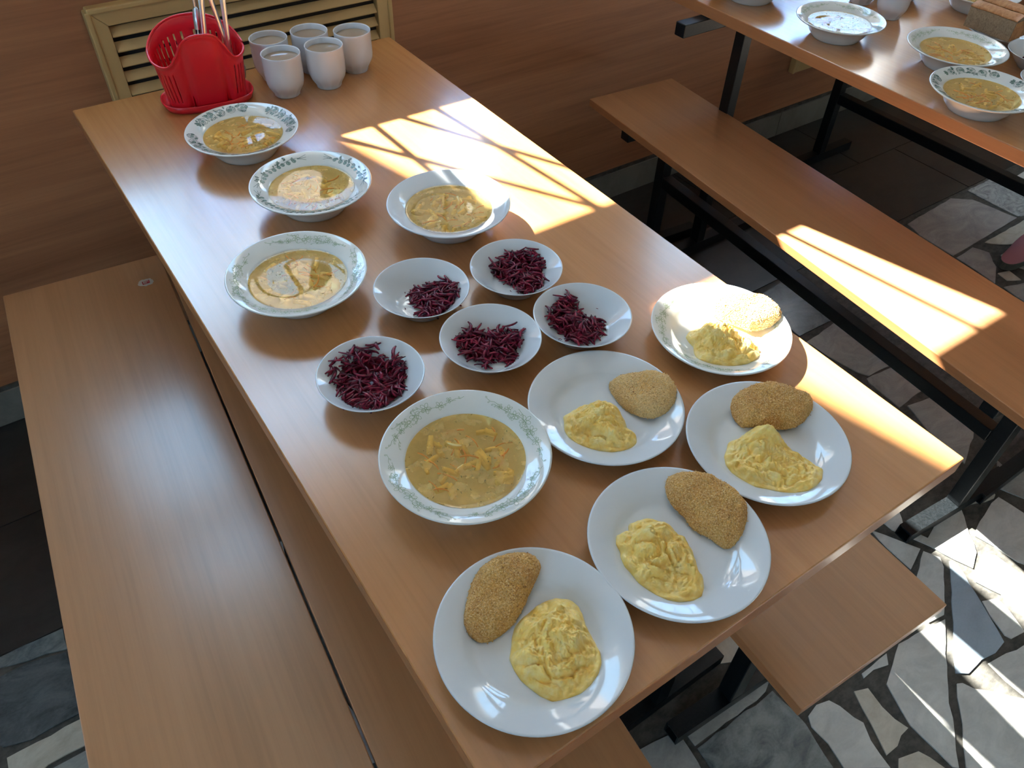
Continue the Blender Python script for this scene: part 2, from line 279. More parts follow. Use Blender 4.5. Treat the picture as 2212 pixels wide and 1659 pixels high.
STONES=[('white',[(1.152,-1.347),(1.21,-1.344),(1.178,-1.383),(1.199,-1.426),(1.322,-1.398),(1.329,-1.422),(1.299,-1.456),(1.256,-1.509),(1.212,-1.527),(1.2,-1.494),(1.185,-1.445),(1.152,-1.372)]),('white',[(1.112,-1.348),(1.161,-1.435),(1.102,-1.457),(1.103,-1.399)]),('white',[(1.162,-1.444),(1.179,-1.472),(1.163,-1.492),(1.125,-1.52),(1.069,-1.56),(1.027,-1.551),(1.03,-1.509),(1.1,-1.472)]),('white',[(0.938,-1.545),(1.028,-1.559),(1.058,-1.567),(0.995,-1.611),(0.94,-1.655),(0.896,-1.693),(0.831,-1.75),(0.825,-1.743),(0.822,-1.656),(0.851,-1.584)]),('blue',[(1.189,-1.49),(1.194,-1.507),(1.164,-1.567),(1.117,-1.659),(1.08,-1.663),(1.044,-1.657),(0.998,-1.659),(0.979,-1.645),(1.03,-1.607),(1.108,-1.55)]),('white',[(1.193,-1.542),(1.223,-1.531),(1.269,-1.523),(1.283,-1.535),(1.288,-1.601),(1.268,-1.646),(1.198,-1.655),(1.207,-1.595),(1.188,-1.551)]),('white',[(1.16,-1.585),(1.192,-1.598),(1.189,-1.619),(1.171,-1.671),(1.135,-1.664),(1.13,-1.654),(1.154,-1.591)]),('white',[(1.312,-1.471),(1.402,-1.451),(1.431,-1.451),(1.439,-1.506),(1.435,-1.558),(1.334,-1.616),(1.309,-1.572),(1.302,-1.523),(1.29,-1.485)]),('cream',[(1.335,-1.404),(1.434,-1.411),(1.431,-1.442),(1.419,-1.447),(1.353,-1.425)]),('grey',[(1.53,-1.384),(1.526,-1.402),(1.599,-1.415),(1.61,-1.457),(1.494,-1.524),(1.478,-1.488),(1.456,-1.436)]),('white',[(1.049,-1.668),(1.144,-1.687),(1.15,-1.723),(1.038,-1.787),(1.048,-1.744),(1.046,-1.708)]),('white',[(0.962,-1.659),(0.974,-1.662),(0.981,-1.682),(1.013,-1.712),(1.041,-1.746),(1.028,-1.793),(0.956,-1.835),(0.841,-1.758),(0.883,-1.725)]),('cream',[(0.787,-1.559),(0.814,-1.57),(0.808,-1.605),(0.808,-1.634),(0.815,-1.659),(0.791,-1.658),(0.772,-1.666),(0.743,-1.666),(0.764,-1.617)]),('white',[(0.68,-1.54),(0.708,-1.538),(0.734,-1.543),(0.743,-1.562),(0.75,-1.591),(0.753,-1.605),(0.74,-1.636),(0.73,-1.683),(0.661,-1.637),(0.672,-1.595),(0.67,-1.558)]),('white',[(0.829,-1.545),(0.901,-1.546),(0.884,-1.562),(0.853,-1.553),(0.826,-1.552)]),('cream',[(0.755,-1.681),(0.794,-1.692),(0.805,-1.711),(0.813,-1.743),(0.725,-1.703)]),('bluegrey',[(0.472,-1.47),(0.659,-1.474),(0.662,-1.495),(0.665,-1.551),(0.646,-1.625),(0.636,-1.635),(0.467,-1.521)]),('grey',[(0.474,-1.43),(0.666,-1.442),(0.666,-1.457),(0.649,-1.467),(0.623,-1.469),(0.471,-1.465)]),('grey',[(0.388,-1.415),(0.457,-1.429),(0.462,-1.44),(0.452,-1.511),(0.377,-1.461)]),('slate',[(1.504,-0.644),(1.649,-0.635),(1.666,-0.651),(1.656,-0.833),(1.473,-0.828),(1.474,-0.809)]),('grey',[(1.457,-0.856),(1.636,-0.841),(1.658,-0.976),(1.612,-1.004),(1.593,-1.039),(1.507,-1.033),(1.489,-1.008),(1.478,-0.937),(1.471,-0.865)]),('grey',[(1.493,-1.037),(1.583,-1.046),(1.611,-1.051),(1.629,-1.144),(1.561,-1.143),(1.514,-1.147),(1.478,-1.149),(1.485,-1.05)]),('grey',[(1.499,-1.158),(1.595,-1.174),(1.632,-1.265),(1.544,-1.312),(1.455,-1.348),(1.459,-1.279)]),('lilac',[(2.198,-0.648),(2.455,-0.632),(2.516,-0.677),(2.543,-0.824),(2.172,-0.835),(2.177,-0.709)]),('veined',[(2.553,-0.633),(2.689,-0.632),(2.693,-0.758),(2.685,-0.849),(2.564,-0.826),(2.552,-0.819)]),('cream',[(2.322,-0.847),(2.551,-0.843),(2.563,-0.919),(2.479,-0.947),(2.373,-0.892),(2.334,-0.861)]),('lilac',[(2.17,-0.846),(2.263,-0.842),(2.283,-0.886),(2.233,-0.941),(2.156,-0.987),(2.167,-0.911)]),('white',[(2.305,-0.913),(2.342,-0.911),(2.447,-0.965),(2.371,-1.029),(2.298,-0.994),(2.272,-0.941)]),('cream',[(2.21,-0.963),(2.249,-0.975),(2.238,-1.022),(2.201,-0.998)]),('grey',[(2.159,-1.011),(2.231,-1.034),(2.304,-1.081),(2.157,-1.164),(2.149,-1.083)]),('bluegrey',[(-0.513,-0.617),(-0.47,-0.62),(-0.422,-0.622),(-0.393,-0.623),(-0.396,-0.672),(-0.432,-0.66),(-0.456,-0.657),(-0.517,-0.64)]),('slate',[(-0.521,-0.662),(-0.46,-0.661),(-0.432,-0.668),(-0.398,-0.678),(-0.406,-0.809),(-0.452,-0.809),(-0.486,-0.81),(-0.528,-0.799),(-0.541,-0.782)]),('cream',[(-0.527,-0.822),(-0.505,-0.822),(-0.408,-0.821),(-0.413,-0.871),(-0.474,-0.872),(-0.486,-0.876),(-0.53,-0.847)]),('grey',[(-0.472,-0.881),(-0.414,-0.881),(-0.415,-0.924),(-0.47,-0.895)])]

# ------------------------------------------------------------------ room shell
ROOM = (-3.2, 5.6, -4.6, 3.0)      # x0, x1, y_front, height
T_WALL = .30
fl = MB().box(ROOM[0], ROOM[1], ROOM[2], 0, -.08, -.003).build('floor', ST['mortar']); struct(fl, 'dark mortar floor set with broken marble pieces')
ce = struct(MB().box(ROOM[0], ROOM[1], ROOM[2], T_WALL, ROOM[3], ROOM[3] + .1).build('ceiling', M['ceiling']))
def pierced(name, spans, lo, hi, put):
    m = MB(); put(m, lo, hi, -.08, 1.0); put(m, lo, hi, 2.5, ROOM[3]); a = lo
    for b, c in sorted(spans): put(m, a, b, 1.0, 2.5); a = c
    put(m, a, hi, 1.0, 2.5); return struct(m.build(name, M['plaster']))
pierced('wall_left', SIDE_WINDOWS, ROOM[2], T_WALL, lambda m, a, b, c, d: m.box(ROOM[0] - .1, ROOM[0], a, b, c, d))
pierced('wall_front', FRONT_WINDOWS, ROOM[0], ROOM[1], lambda m, a, b, c, d: m.box(a, b, ROOM[2] - .1, ROOM[2], c, d))
struct(MB().box(ROOM[1], ROOM[1] + .1, ROOM[2], T_WALL, -.08, ROOM[3]).build('wall_right', M['plaster']))
wb = MB().box(ROOM[0], ROOM[1], 0, T_WALL, -.08, SILL).build('wall_back', M['wall']); struct(wb, 'brown wood-grain laminate wall behind the tables')
up = MB(); xs = sorted(WINDOWS); px = ROOM[0]
for x0, x1 in xs: up.box(px, x0, 0, T_WALL, SILL, HEAD); px = x1
up.box(px, ROOM[1], 0, T_WALL, SILL, HEAD); up.box(ROOM[0], ROOM[1], 0, T_WALL, HEAD, ROOM[3])
up.build('upper_wall', M['plaster'], wb)
struct(MB().box(-40, 40, -40, 60, -.6, -.5).build('ground', M['ground']))

# plinth of tiles along the back wall
base = MB().box(ROOM[0], ROOM[1], -.006, 0, 0, .104).build('baseboard_back', ST['mortar']); struct(base, 'grey tile plinth at the foot of the wood wall')
tile_me = MB().box(.0015, .2985, -.0115, -.006, .002, .094).mesh('tile', M['tile'])
trim_me = MB().box(0, .30, -.010, -.006, .0955, .104).mesh('trim_strip', M['black_in'])
x = 2.268 - .30 * 18
while x < 5.3:
    if x > ROOM[0]: link('tile', tile_me, base, loc=(x, 0, 0))
    x += .30

# windows: frame, transom, panes, added band diffusing low sun, added shadow-casting bars
def window(n, x0, x1, bars):
    w = bpy.data.objects.new('window_%d' % n, None); COL.objects.link(w); struct(w)
    ya, yb = .09, .15; xl, xr = x0 + .045, x1 - .073
    MB().box(x0, xl, ya, yb, SILL, HEAD).build('side_frame', M['white_paint'], w)
    MB().box(xr, x1, ya, yb, SILL, HEAD).build('side_frame', M['white_paint'], w)
    MB().box(xl, xr, ya, yb, SILL, SILL + .04).build('bottom_rail', M['white_paint'], w)
    MB().box(xl, xr, ya, yb, HEAD - .05, HEAD).build('top_rail', M['white_paint'], w)
    MB().box(xl, xr, ya, yb, 1.611, 1.754).build('transom', M['white_paint'], w)
    MB().box(x0, x1, -.012, ya, SILL - .025, SILL).build('window_sill', M['white_paint'], w, bevel=.004)
    MB().box(xl, xr, .118, .122, SILL + .04, 1.611).build('pane', M['glass'], w)
    MB().box(xl, xr, .118, .122, 1.754, HEAD - .05).build('pane', M['glass'], w)
    xf = .188 if n == 1 else xl
    MB().box(xf, xr, .1165, .117, SILL + .04, 1.246).build('added_diffuser_band', M['sun_diffuser'], w)  # unseen band, added to end the sun patch on its wall side
    for a, b in bars:
        MB().tube([(a[0], .16, a[1]), (b[0], .16, b[1])], .007, 8).build('added_shadow_bar', M['black'], w)
    return w
def ext(p0, p1, za, zb):
    k = (p1[0] - p0[0]) / (p1[1] - p0[1]); return ((p0[0] + k * (za - p0[1]), za), (p0[0] + k * (zb - p0[1]), zb))
bars = [ext((.273, 1.269), (.237, 1.405), 1.10, 1.60), ext((.3965, 1.273), (.3655, 1.46), 1.10, 1.62), ext((.205, 1.3035), (.2445, 1.398), 1.12, 1.70),
        ext((.324, 1.271), (.362, 1.392), 1.10, 1.72), ext((.949, 1.358), (.9275, 1.57), 1.06, 2.3)]  # unseen bars, added along the shadow lines in the sun patch
w1 = window(1, *WINDOWS[0], bars)
for e0, e1 in (((.484, -.29), (.617, -.406)), ((.652, -.28), (.795, -.29))):      # two broad flat bars, added to shade strips of the floor
    z0, z1 = 1.03, 1.52; X = lambda e, z: e[0] + e[1] * (z - .0205 - 1.268) - .006
    MB().quadbox([(X(e0, z0), .020, z0), (X(e1, z0), .020, z0), (X(e1, z0), .030, z0), (X(e0, z0), .030, z0), (X(e0, z1), .020, z1), (X(e1, z1), .020, z1), (X(e1, z1), .030, z1), (X(e0, z1), .030, z1)]).build('added_shadow_bar', M['black'], w1)
for i in (1, 2):
    x0, x1 = WINDOWS[i]
    window(i + 1, x0, x1, [((x0 + d, 1.05), (x0 + d, 2.32)) for d in (.3, .6, .9, 1.15)])
for n, (a, b, left) in enumerate([(*q, 1) for q in SIDE_WINDOWS] + [(*q, 0) for q in FRONT_WINDOWS]):
    w = bpy.data.objects.new('window_%d' % (n + 4), None); COL.objects.link(w); struct(w)
    def wb_(nm, p0, p1, z0, z1, mat='white_paint', th=.05):
        k = th / 2
        (MB().box(ROOM[0] - .05 - k, ROOM[0] - .05 + k, p0, p1, z0, z1) if left else MB().box(p0, p1, ROOM[2] - .05 - k, ROOM[2] - .05 + k, z0, z1)).build(nm, M[mat], w)
    wb_('side_frame', a, a + .06, 1.0, 2.5); wb_('side_frame', b - .06, b, 1.0, 2.5); wb_('mullion', (a + b) / 2 - .03, (a + b) / 2 + .03, 1.06, 2.44)
    wb_('bottom_rail', a + .06, b - .06, 1.0, 1.06); wb_('top_rail', a + .06, b - .06, 2.44, 2.5)
    wb_('pane', a + .06, (a + b) / 2 - .03, 1.06, 2.44, 'glass', .004); wb_('pane', (a + b) / 2 + .03, b - .06, 1.06, 2.44, 'glass', .004)
# unseen walls added outside the windows for the sun edge and reflections
an = MB().box(-5.0, -.260, 1.92, 2.00, -.5, 9).build('added_sun_blocker', M['added_wall']); an['kind'] = 'structure'  # unseen wall, added to cut the left edge of the sun patch
fc = MB().box(4.2, 11, 10, 16, -.5, 12).build('added_facade', M['added_wall']); fc['kind'] = 'structure'  # unseen building, added for the brown reflection in the soup

# ------------------------------------------------------------------ floor stones
def rough_poly(poly, amp=.0035, step=.022, seed=0):
    out = []; n = len(poly)
    for i in range(n):
        a = poly[i]; b = poly[(i + 1) % n]; d = math.dist(a, b); k = max(1, min(8, int(d / step)))
        for j in range(k):
            t = j / k; x, y = a[0] + (b[0] - a[0]) * t, a[1] + (b[1] - a[1]) * t
            out.append((x + amp * noise.noise((x * 60, y * 60, seed)), y + amp * noise.noise((x * 60 + 9, y * 60, seed))))
    return out
for i, (kind, poly) in enumerate(STONES):
    MB().prism(rough_poly(poly, seed=i), -.012, 0.0).build('stone', ST[kind], fl)
polys = [q for _, q in STONES]
for r, (ya, yb) in enumerate(((0, -.310), (-.314, -.620))):
    x = ROOM[0] + .2 * r
    while x < 3.4:
        MB().prism(rough_poly([(x, ya), (x + .616, ya), (x + .616, yb), (x, yb)], .002, .08, r), -.012, 0.0).build('slab', ST['dark'], fl); x += .62
G = .25; NXC, NYC = 20, 11
def corner(i, j):
    q = random.Random(i * 131 + j * 17); return (-1.75 + i * G + q.uniform(-.07, .07), -.655 - j * G + (q.uniform(-.07, .07) if j else 0))
for i in range(NXC):
    for j in range(NYC):
        C = [corner(i, j), corner(i + 1, j), corner(i + 1, j + 1), corner(i, j + 1)]
        cx = sum(q[0] for q in C) / 4; cy = sum(q[1] for q in C) / 4
        sh = [(q[0] + (cx - q[0]) * .10, q[1] + (cy - q[1]) * .10) for q in C]
        pts = [(sh[0][0] + (sh[1][0] - sh[0][0]) * a + ((sh[3][0] + (sh[2][0] - sh[3][0]) * a) - (sh[0][0] + (sh[1][0] - sh[0][0]) * a)) * b,
                sh[0][1] + (sh[1][1] - sh[0][1]) * a + ((sh[3][1] + (sh[2][1] - sh[3][1]) * a) - (sh[0][1] + (sh[1][1] - sh[0][1]) * a)) * b)
               for a in (-.04, .2, .4, .6, .8, 1.04) for b in (-.04, .2, .4, .6, .8, 1.04)]
        if any(inside(q, *p_) for q in polys for p_ in pts) or any(inside(sh, *p_) for q in polys for p_ in q): continue
        q = random.Random(i * 7 + j * 1001); kind = q.choice(['white', 'white', 'grey', 'grey', 'cream', 'lilac', 'bluegrey', 'slate'])
        MB().prism(rough_poly(sh, .004, .04, i + j), -.012, 0.0).build('stone', ST[kind], fl)

# ------------------------------------------------------------------ louvred radiator grilles
slat_me = None
def radiator_grille(x0, label):
    global slat_me
    t = thing('radiator_grille', label, 'grille', (x0, 0, .245), 0, 'louvred radiator grilles in the wood wall')
    W_, H_, fw = .618, .613, .031
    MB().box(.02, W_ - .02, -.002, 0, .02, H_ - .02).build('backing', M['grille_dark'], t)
    for nm, P in (('left_stile', [(0, 0), (fw, fw), (fw, H_ - fw), (0, H_)]), ('right_stile', [(W_, 0), (W_, H_), (W_ - fw, H_ - fw), (W_ - fw, fw)]),
                  ('top_rail', [(0, H_), (fw, H_ - fw), (W_ - fw, H_ - fw), (W_, H_)]), ('bottom_rail', [(0, 0), (W_, 0), (W_ - fw, fw), (fw, fw)])):
        m = MB().prism(P, .0, .020); m.v = [(a, -c, b) for a, b, c in m.v]; m.f = [f_[::-1] for f_ in m.f]
        m.build(nm, M['grille'], t, bevel=.002)
    for a, b, c, d in ((-.005, .006, 0, H_), (W_ - .006, W_ + .005, 0, H_)):
        MB().box(a, b, -.024, 0, c, d).build('edge_bead', M['grille'], t, bevel=.003)
    MB().box(0, W_, -.024, 0, H_ - .006, H_ + .005).build('edge_bead', M['grille'], t, bevel=.003)
    if slat_me is None:
        m = MB(); a, b = fw + .001, W_ - fw - .001
        pr = [(-.0165, -.0105), (-.0180, -.0080), (-.0045, .0075), (-.0030, .0050)]
        m.quadbox([(a, pr[0][0], pr[0][1]), (b, pr[0][0], pr[0][1]), (b, pr[3][0], pr[3][1]), (a, pr[3][0], pr[3][1]),
                   (a, pr[1][0], pr[1][1]), (b, pr[1][0], pr[1][1]), (b, pr[2][0], pr[2][1]), (a, pr[2][0], pr[2][1])])
        slat_me = m.mesh('slat', M['grille'])
    z = H_ - fw - .013
    while z > fw + .01: link('slat', slat_me, t, bevel=.001, loc=(0, 0, z)); z -= .0287
radiator_grille(.093, 'tan louvred radiator grille behind the red cutlery holder and mugs')
radiator_grille(2.255, 'tan louvred radiator grille glimpsed under the far table')

# ------------------------------------------------------------------ tables and benches
def tube_x(x0, x1, y, z, w=.032, hollow=True):
    m = MB(); h = w / 2; k = .003
    if not hollow: return m.box(x0, x1, y - h, y + h, z - h, z + h)
    m.box(x0, x1, y - h, y + h, z + h - k, z + h).box(x0, x1, y - h, y + h, z - h, z - h + k)
    m.box(x0, x1, y - h, y - h + k, z - h + k, z + h - k).box(x0, x1, y + h - k, y + h, z - h + k, z + h - k)
    m.box(x0 + .02, x1 - .02, y - h + k, y + h - k, z - h + k, z + h - k)
    return m
def dining_table(label, loc, W_, L_, zt, stub=0., far=.157):
    t = thing('dining_table', label, 'table', (loc[0], loc[1], 0), 0, 'wood-topped canteen tables')
    th = .026; b = .0155
    tt = MB().box(0, W_, -L_, 0, zt - th, zt).build('tabletop', M['table'], t, bevel=.0018, seg=2)
    eg = tt.data
    eg.materials.append(M['edge'])
    for p_ in eg.polygons:
        if abs(p_.normal.z) < .5: p_.material_index = 1
    for y in (-far, -L_ + .157):
        tube_x((-stub if stub else .25) if y > -.5 else .05, W_ - .05, y, zt - th - b - .001, .031, False).build('cross_bar', M['black'], t, bevel=.002)
        for x in ((.158,) if y > -.5 and stub else (W_ - .175,)):      # one leg per end, set diagonally
            MB().box(x - b, x + b, y - b, y + b, .032, zt - th - .033).build('leg', M['black'], t, bevel=.002)
        tube_x(.02, W_ - .02, y, .016, .032).build('foot_bar', M['black'], t)
    MB().box(W_ / 2 - b, W_ / 2 + b, -L_ + .175, -far - .018, zt - th - .032, zt - th - .001).build('rail', M['black'], t, bevel=.002)
    return t
ZT, ZB = .75, .4495
dining_table('near canteen table carrying plates of mash, soup and beet salad', (0, -.1545), .6376, 1.3678, ZT, 0., .10)
dining_table('far canteen table at the upper right with soup plates and bread', (1.3556, -.2130), .6376, 1.3678, ZT, .075)
def bench(label, loc, yaw, W_=.284, L_=1.42, off=0., legs=(.15, 1.27), half=.135):
    t = thing('bench', label, 'bench', (loc[0], loc[1], 0), yaw, 'backless wood-topped benches')
    th = .020; b = .016; cx = W_ / 2 + off
    st = MB().box(0, W_, -L_, 0, ZB - th, ZB).build('seat', M['bench'], t, bevel=.0015)
    st.data.materials.append(M['edge'])
    for p_ in st.data.polygons:
        if abs(p_.normal.z) < .5: p_.material_index = 1
    for w in legs:
        tube_x(.012, W_ - .012, -w, ZB - th - b - .0005, .032, False).build('cross_bar', M['black'], t, bevel=.002)
        MB().box(cx - b, cx + b, -w - b, -w + b, .033, ZB - th - .033).build('leg', M['black'], t, bevel=.002)
        tube_x(cx - half, cx + half, -w, .0165, .032).build('foot_bar', M['black'], t)
    MB().box(cx - b, cx + b, -legs[1] + .017, -legs[0] - .017, .222, .254).build('rail', M['black'], t, bevel=.002)
    return t
bL = bench('wide bench at the left with a torn red sticker in its corner', (-.2398, -.1834), -.0839, .2905)
bench('bench seat in shade, half hidden under the near table along the seam', (.0555, -.180), -.0839)
bench('bench sticking out under the front corner of the near table', (.500, -.160), -.05)
bench('long bench with a bright sun patch between the two tables', (1.2382, -.1235), -.0765, .283, 1.45, .03, (.155, 1.275), .165)
bench('bench on the far side of the far table, only legs and rail showing', (2.122, -.06), 0., half=.165)
# torn sticker on the left bench (bench coordinates)
def blob(cx, cy, rx, ry, n, amp, seed):
    q = random.Random(seed); return [(cx + rx * (1 + q.uniform(-amp, amp)) * math.cos(2 * PI * i / n), cy + ry * (1 + q.uniform(-amp, amp)) * math.sin(2 * PI * i / n)) for i in range(n)]
sk = MB().prism(blob(.2475, -.0825, .0145, .0115, 22, .14, 4), ZB, ZB + .0003).build('sticker', M['paper'], bL); sk['label'] = 'torn off-white sticker with a red square mark'
pr = MB().prism([(.2405, -.0885), (.2545, -.0875), (.2545, -.0770), (.2405, -.0785)], ZB + .0003, ZB + .0005).build('red_square', M['sticker_red'], sk)
mk = MB()
for a, b, c, d in ((.2425, .2525, -.0803, -.0788), (.2425, .2495, -.0832, -.0818), (.2425, .2490, -.0862, -.0848), (.2425, .2437, -.0862, -.0788), (.2513, .2525, -.0825, -.0788)):
    mk.box(a, b, c, d, ZB + .0005, ZB + .0006)
mk.build('white_mark', M['paper'], sk)

# ------------------------------------------------------------------ tableware profiles (foot at z = 0)
SOUP_OUT = [(0, .002), (.044, .002), (.046, 0), (.049, 0), (.051, .003), (.060, .014), (.0665, .0265), (.0885, .0370), (.0908, .0390), (.0912, .0400), (.0903, .0409)]
SOUP_IN = [(0, .0075), (.03, .008), (.048, .0105), (.059, .019), (.0640, .0292), (.0665, .0316), (.0890, .0407), (.0903, .0409)]
DIN_OUT = [(0, .002), (.05, .002), (.052, 0), (.055, 0), (.057, .003), (.066, .0095), (.0890, .0193), (.0912, .0210), (.0917, .0220), (.0908, .0228)]
DIN_IN = [(0, .0045), (.05, .005), (.0575, .0066), (.0625, .0105), (.0665, .0128), (.0890, .0224), (.0908, .0228)]
BOWL_OUT = [(0, .0015), (.030, .0015), (.032, 0), (.034, 0), (.036, .003), (.050, .0175), (.0622, .0303), (.0638, .0315), (.0640, .0321), (.0633, .0326)]
BOWL_IN = [(0, .004), (.030, .0042), (.0335, .0052), (.038, .0085), (.050, .0205), (.0620, .0318), (.0633, .0326)]
def rnd_prof(outer, inner, s): return [(r * s, z) for r, z in outer] + [(r * s, z) for r, z in inner[::-1][1:]]
def dish(name, outer, inner, loc, s, mat, label, cat, group, rz=0.):
    me = MB().lathe(rnd_prof(outer, inner, s), 96).mesh(name, mat, True)
    o = link(name, me, None, loc=loc, rz=rz)
    return tag(o, label, cat, group)

# ------------------------------------------------------------------ printed garlands on rims
class Print:
    def __init__(s, zf, rm): s.m = MB(); s.fill = MB(); s.zf = zf; s.rm = rm; s.th = 0; s.h = .00025
    def P(s, a, b, h=None):
        r = s.rm + b; t = s.th + a / s.rm; return (r * math.cos(t), r * math.sin(t), s.zf(r) + (h or s.h))
    def line(s, pts, w=.00042, closed=False):
        if closed: pts = pts + [pts[0], pts[1]]
        n = len(s.m.v); k = len(pts)
        for i in range(k):
            x0, y0 = pts[max(i - 1, 0)]; x1, y1 = pts[min(i + 1, k - 1)]
            d = math.hypot(x1 - x0, y1 - y0) or 1; nx, ny = -(y1 - y0) / d * w / 2, (x1 - x0) / d * w / 2
            s.m.v += [s.P(pts[i][0] + nx, pts[i][1] + ny), s.P(pts[i][0] - nx, pts[i][1] - ny)]
        s.m.f += [(n + 2 * i, n + 2 * i + 1, n + 2 * i + 3, n + 2 * i + 2) for i in range(k - 1)]
    def area(s, pts):
        n = len(s.fill.v); s.fill.v += [s.P(a, b, .00018) for a, b in pts]; s.fill.f.append(tuple(range(n, n + len(pts))))
    def oval(s, cx, cy, la, lb, rot, n=12, fill=False, w=.00042):
        pts = []
        for i in range(n):
            t = 2 * PI * i / n; u, v_ = la * math.cos(t), lb * math.sin(t)
            pts.append((cx + u * math.cos(rot) - v_ * math.sin(rot), cy + u * math.sin(rot) + v_ * math.cos(rot)))
        if fill: s.area(pts)
        s.line(pts, w, True)
    def flower(s, a, b, sz, rot=0.):
        for k in range(5):
            t = rot + 2 * PI * k / 5; s.oval(a + .58 * sz * math.cos(t), b + .58 * sz * math.sin(t), .42 * sz, .27 * sz, t, 10)
        s.oval(a, b, .16 * sz, .16 * sz, 0, 6)
    def twig(s, pts, q):
        s.line(pts)
        for i in range(1, len(pts)):
            if q.random() < .7:
                x, y = pts[i]; d = q.choice((-1, 1)); s.oval(x + .0013, y + d * .0013, .0012, .0007, d * .8, 6)
    def garland_flower(s, th, span, q):
        s.th = th; L = span * s.rm
        base = [(L * (i / 24 - .5), .0016 * math.sin(i * .55 + th) - .0008) for i in range(25)]
        s.twig(base, q)
        for a, sz in ((-.42, .0034), (-.29, .0050), (-.12, .0064), (.04, .0070), (.19, .0058), (.31, .0044), (.42, .0032)):
            b = .0018 * math.sin(a * 23 + th * 3); s.flower(a * L, b, sz, q.uniform(0, 1.2))
        for k in range(5):
            a = L * q.uniform(-.42, .42); d = q.choice((-1, 1))
            s.twig([(a, d * .001), (a + .004, d * .0045), (a + .008, d * .0052), (a + .0125, d * .0066)], q)
        for d in (-1, 1):
            s.twig([(d * L * .45, .001), (d * L * .5, .0025), (d * (L * .5 + .005), .002), (d * (L * .5 + .009), .0042)], q)
    def rose(s, a, b, R, q):
        s.oval(a, b, R, R * .92, 0, 16, False)
        s.oval(a, b, R * .35, R * .32, 0, 8, True)
        sp = []
        for i in range(40):
            t = i * .42; r = R * (.12 + .85 * i / 40) * (1 + .09 * math.sin(5 * t)); sp.append((a + r * math.cos(t), b + r * math.sin(t) * .92))
        s.line(sp, .00045)
        for k in range(6):
            t = q.uniform(0, 2 * PI); s.oval(a + R * .75 * math.cos(t), b + R * .7 * math.sin(t), R * .36, R * .17, t + PI / 2, 8, False, .00045)
    def leaf(s, a, b, Lf, rot, fill=True, w=.0006):
        pts = []
        for i in range(9): u = i / 8; pts.append((Lf * u, .26 * Lf * math.sin(PI * u) * (1 + .2 * math.sin(u * 19))))
        for i in range(7, 0, -1): u = i / 8; pts.append((Lf * u, -.26 * Lf * math.sin(PI * u)))
        c, d = math.cos(rot), math.sin(rot); P = [(a + x * c - y * d, b + x * d + y * c) for x, y in pts]
        if fill: s.area(P)
        s.line(P, w, True); s.line([(a, b), (a + Lf * .9 * c, b + Lf * .9 * d)], w)
        for u in (.3, .5, .7):
            x, y = a + Lf * u * c, b + Lf * u * d
            for e in (-1, 1): s.line([(x, y), (x + .18 * Lf * math.cos(rot + e * .9), y + .18 * Lf * math.sin(rot + e * .9))], w * .7)
    def garland_rose(s, th, span, q):
        s.th = th; L = span * s.rm
        for a in (-.40, -.22, -.04, .14, .32): s.rose(a * L, q.uniform(-.0015, .0015), q.uniform(.0074, .0086), q)
        for k in range(22):
            a = q.uniform(-.47, .40) * L; d = q.choice((-1, 1)); s.leaf(a, d * q.uniform(.002, .005), q.uniform(.0050, .0070), d * PI / 2 + q.uniform(-1.2, 1.2), k % 3 == 0, .00045)
        for a in (-.46, -.20, .10): s.oval(a * L, q.uniform(-.003, .004), .0028, .0025, 0, 10, True, .0007); s.oval(a * L, 0, .0012, .0012, 0, 8)
        for r_ in (-.6, 0, .6): s.leaf(.40 * L, 0, .0085, r_)
    def garland_berry(s, th, span, q):
        s.th = th; L = span * s.rm
        s.line([(L * (i / 20 - .5), .002 * math.sin(i * .6)) for i in range(21)], .0006)
        for k in range(9):
            a = L * (-.36 + .09 * k) + q.uniform(-.001, .001); b = -.0028 + q.uniform(-.001, .0012); R = q.uniform(.0026, .0036)
            s.oval(a, b, R, R * .95, 0, 12, True, .0006); s.line([(a - R * .5, b - R * .7), (a - R * .15, b), (a - R * .2, b + R * .8)], .0006); s.oval(a + R * .4, b, R * .5, R * .9, 0, 8)
        for k in range(15): s.leaf(q.uniform(-.42, .40) * L, q.uniform(-.001, .004), q.uniform(.004, .0065), q.uniform(.2, 2.6), False)
        for d in (-1, 1):
            for e in (-.5, .1, .7):
                s.line([(d * L * .42, 0), (d * (L * .5), .004 * e), (d * (L * .5 + .006), .008 * e)], .00055)
def garland(o, style, inner, s, angles, span, seed):
    zf = lambda r: lerp_prof(inner, r / s); q = random.Random(seed)
    for t in angles:
        p_ = Print(zf, .0783 * s); getattr(p_, 'garland_' + style)(t, span, q)
        ob = p_.m.build('floral_print', M['print_green'] if style == 'flower' else M['print_rose'], o); ob['label'] = 'pale green printed flower garland' if style == 'flower' else 'dark green printed garland'
        if p_.fill.v: p_.fill.build('print_shading', M['print_rose_fill'], ob)

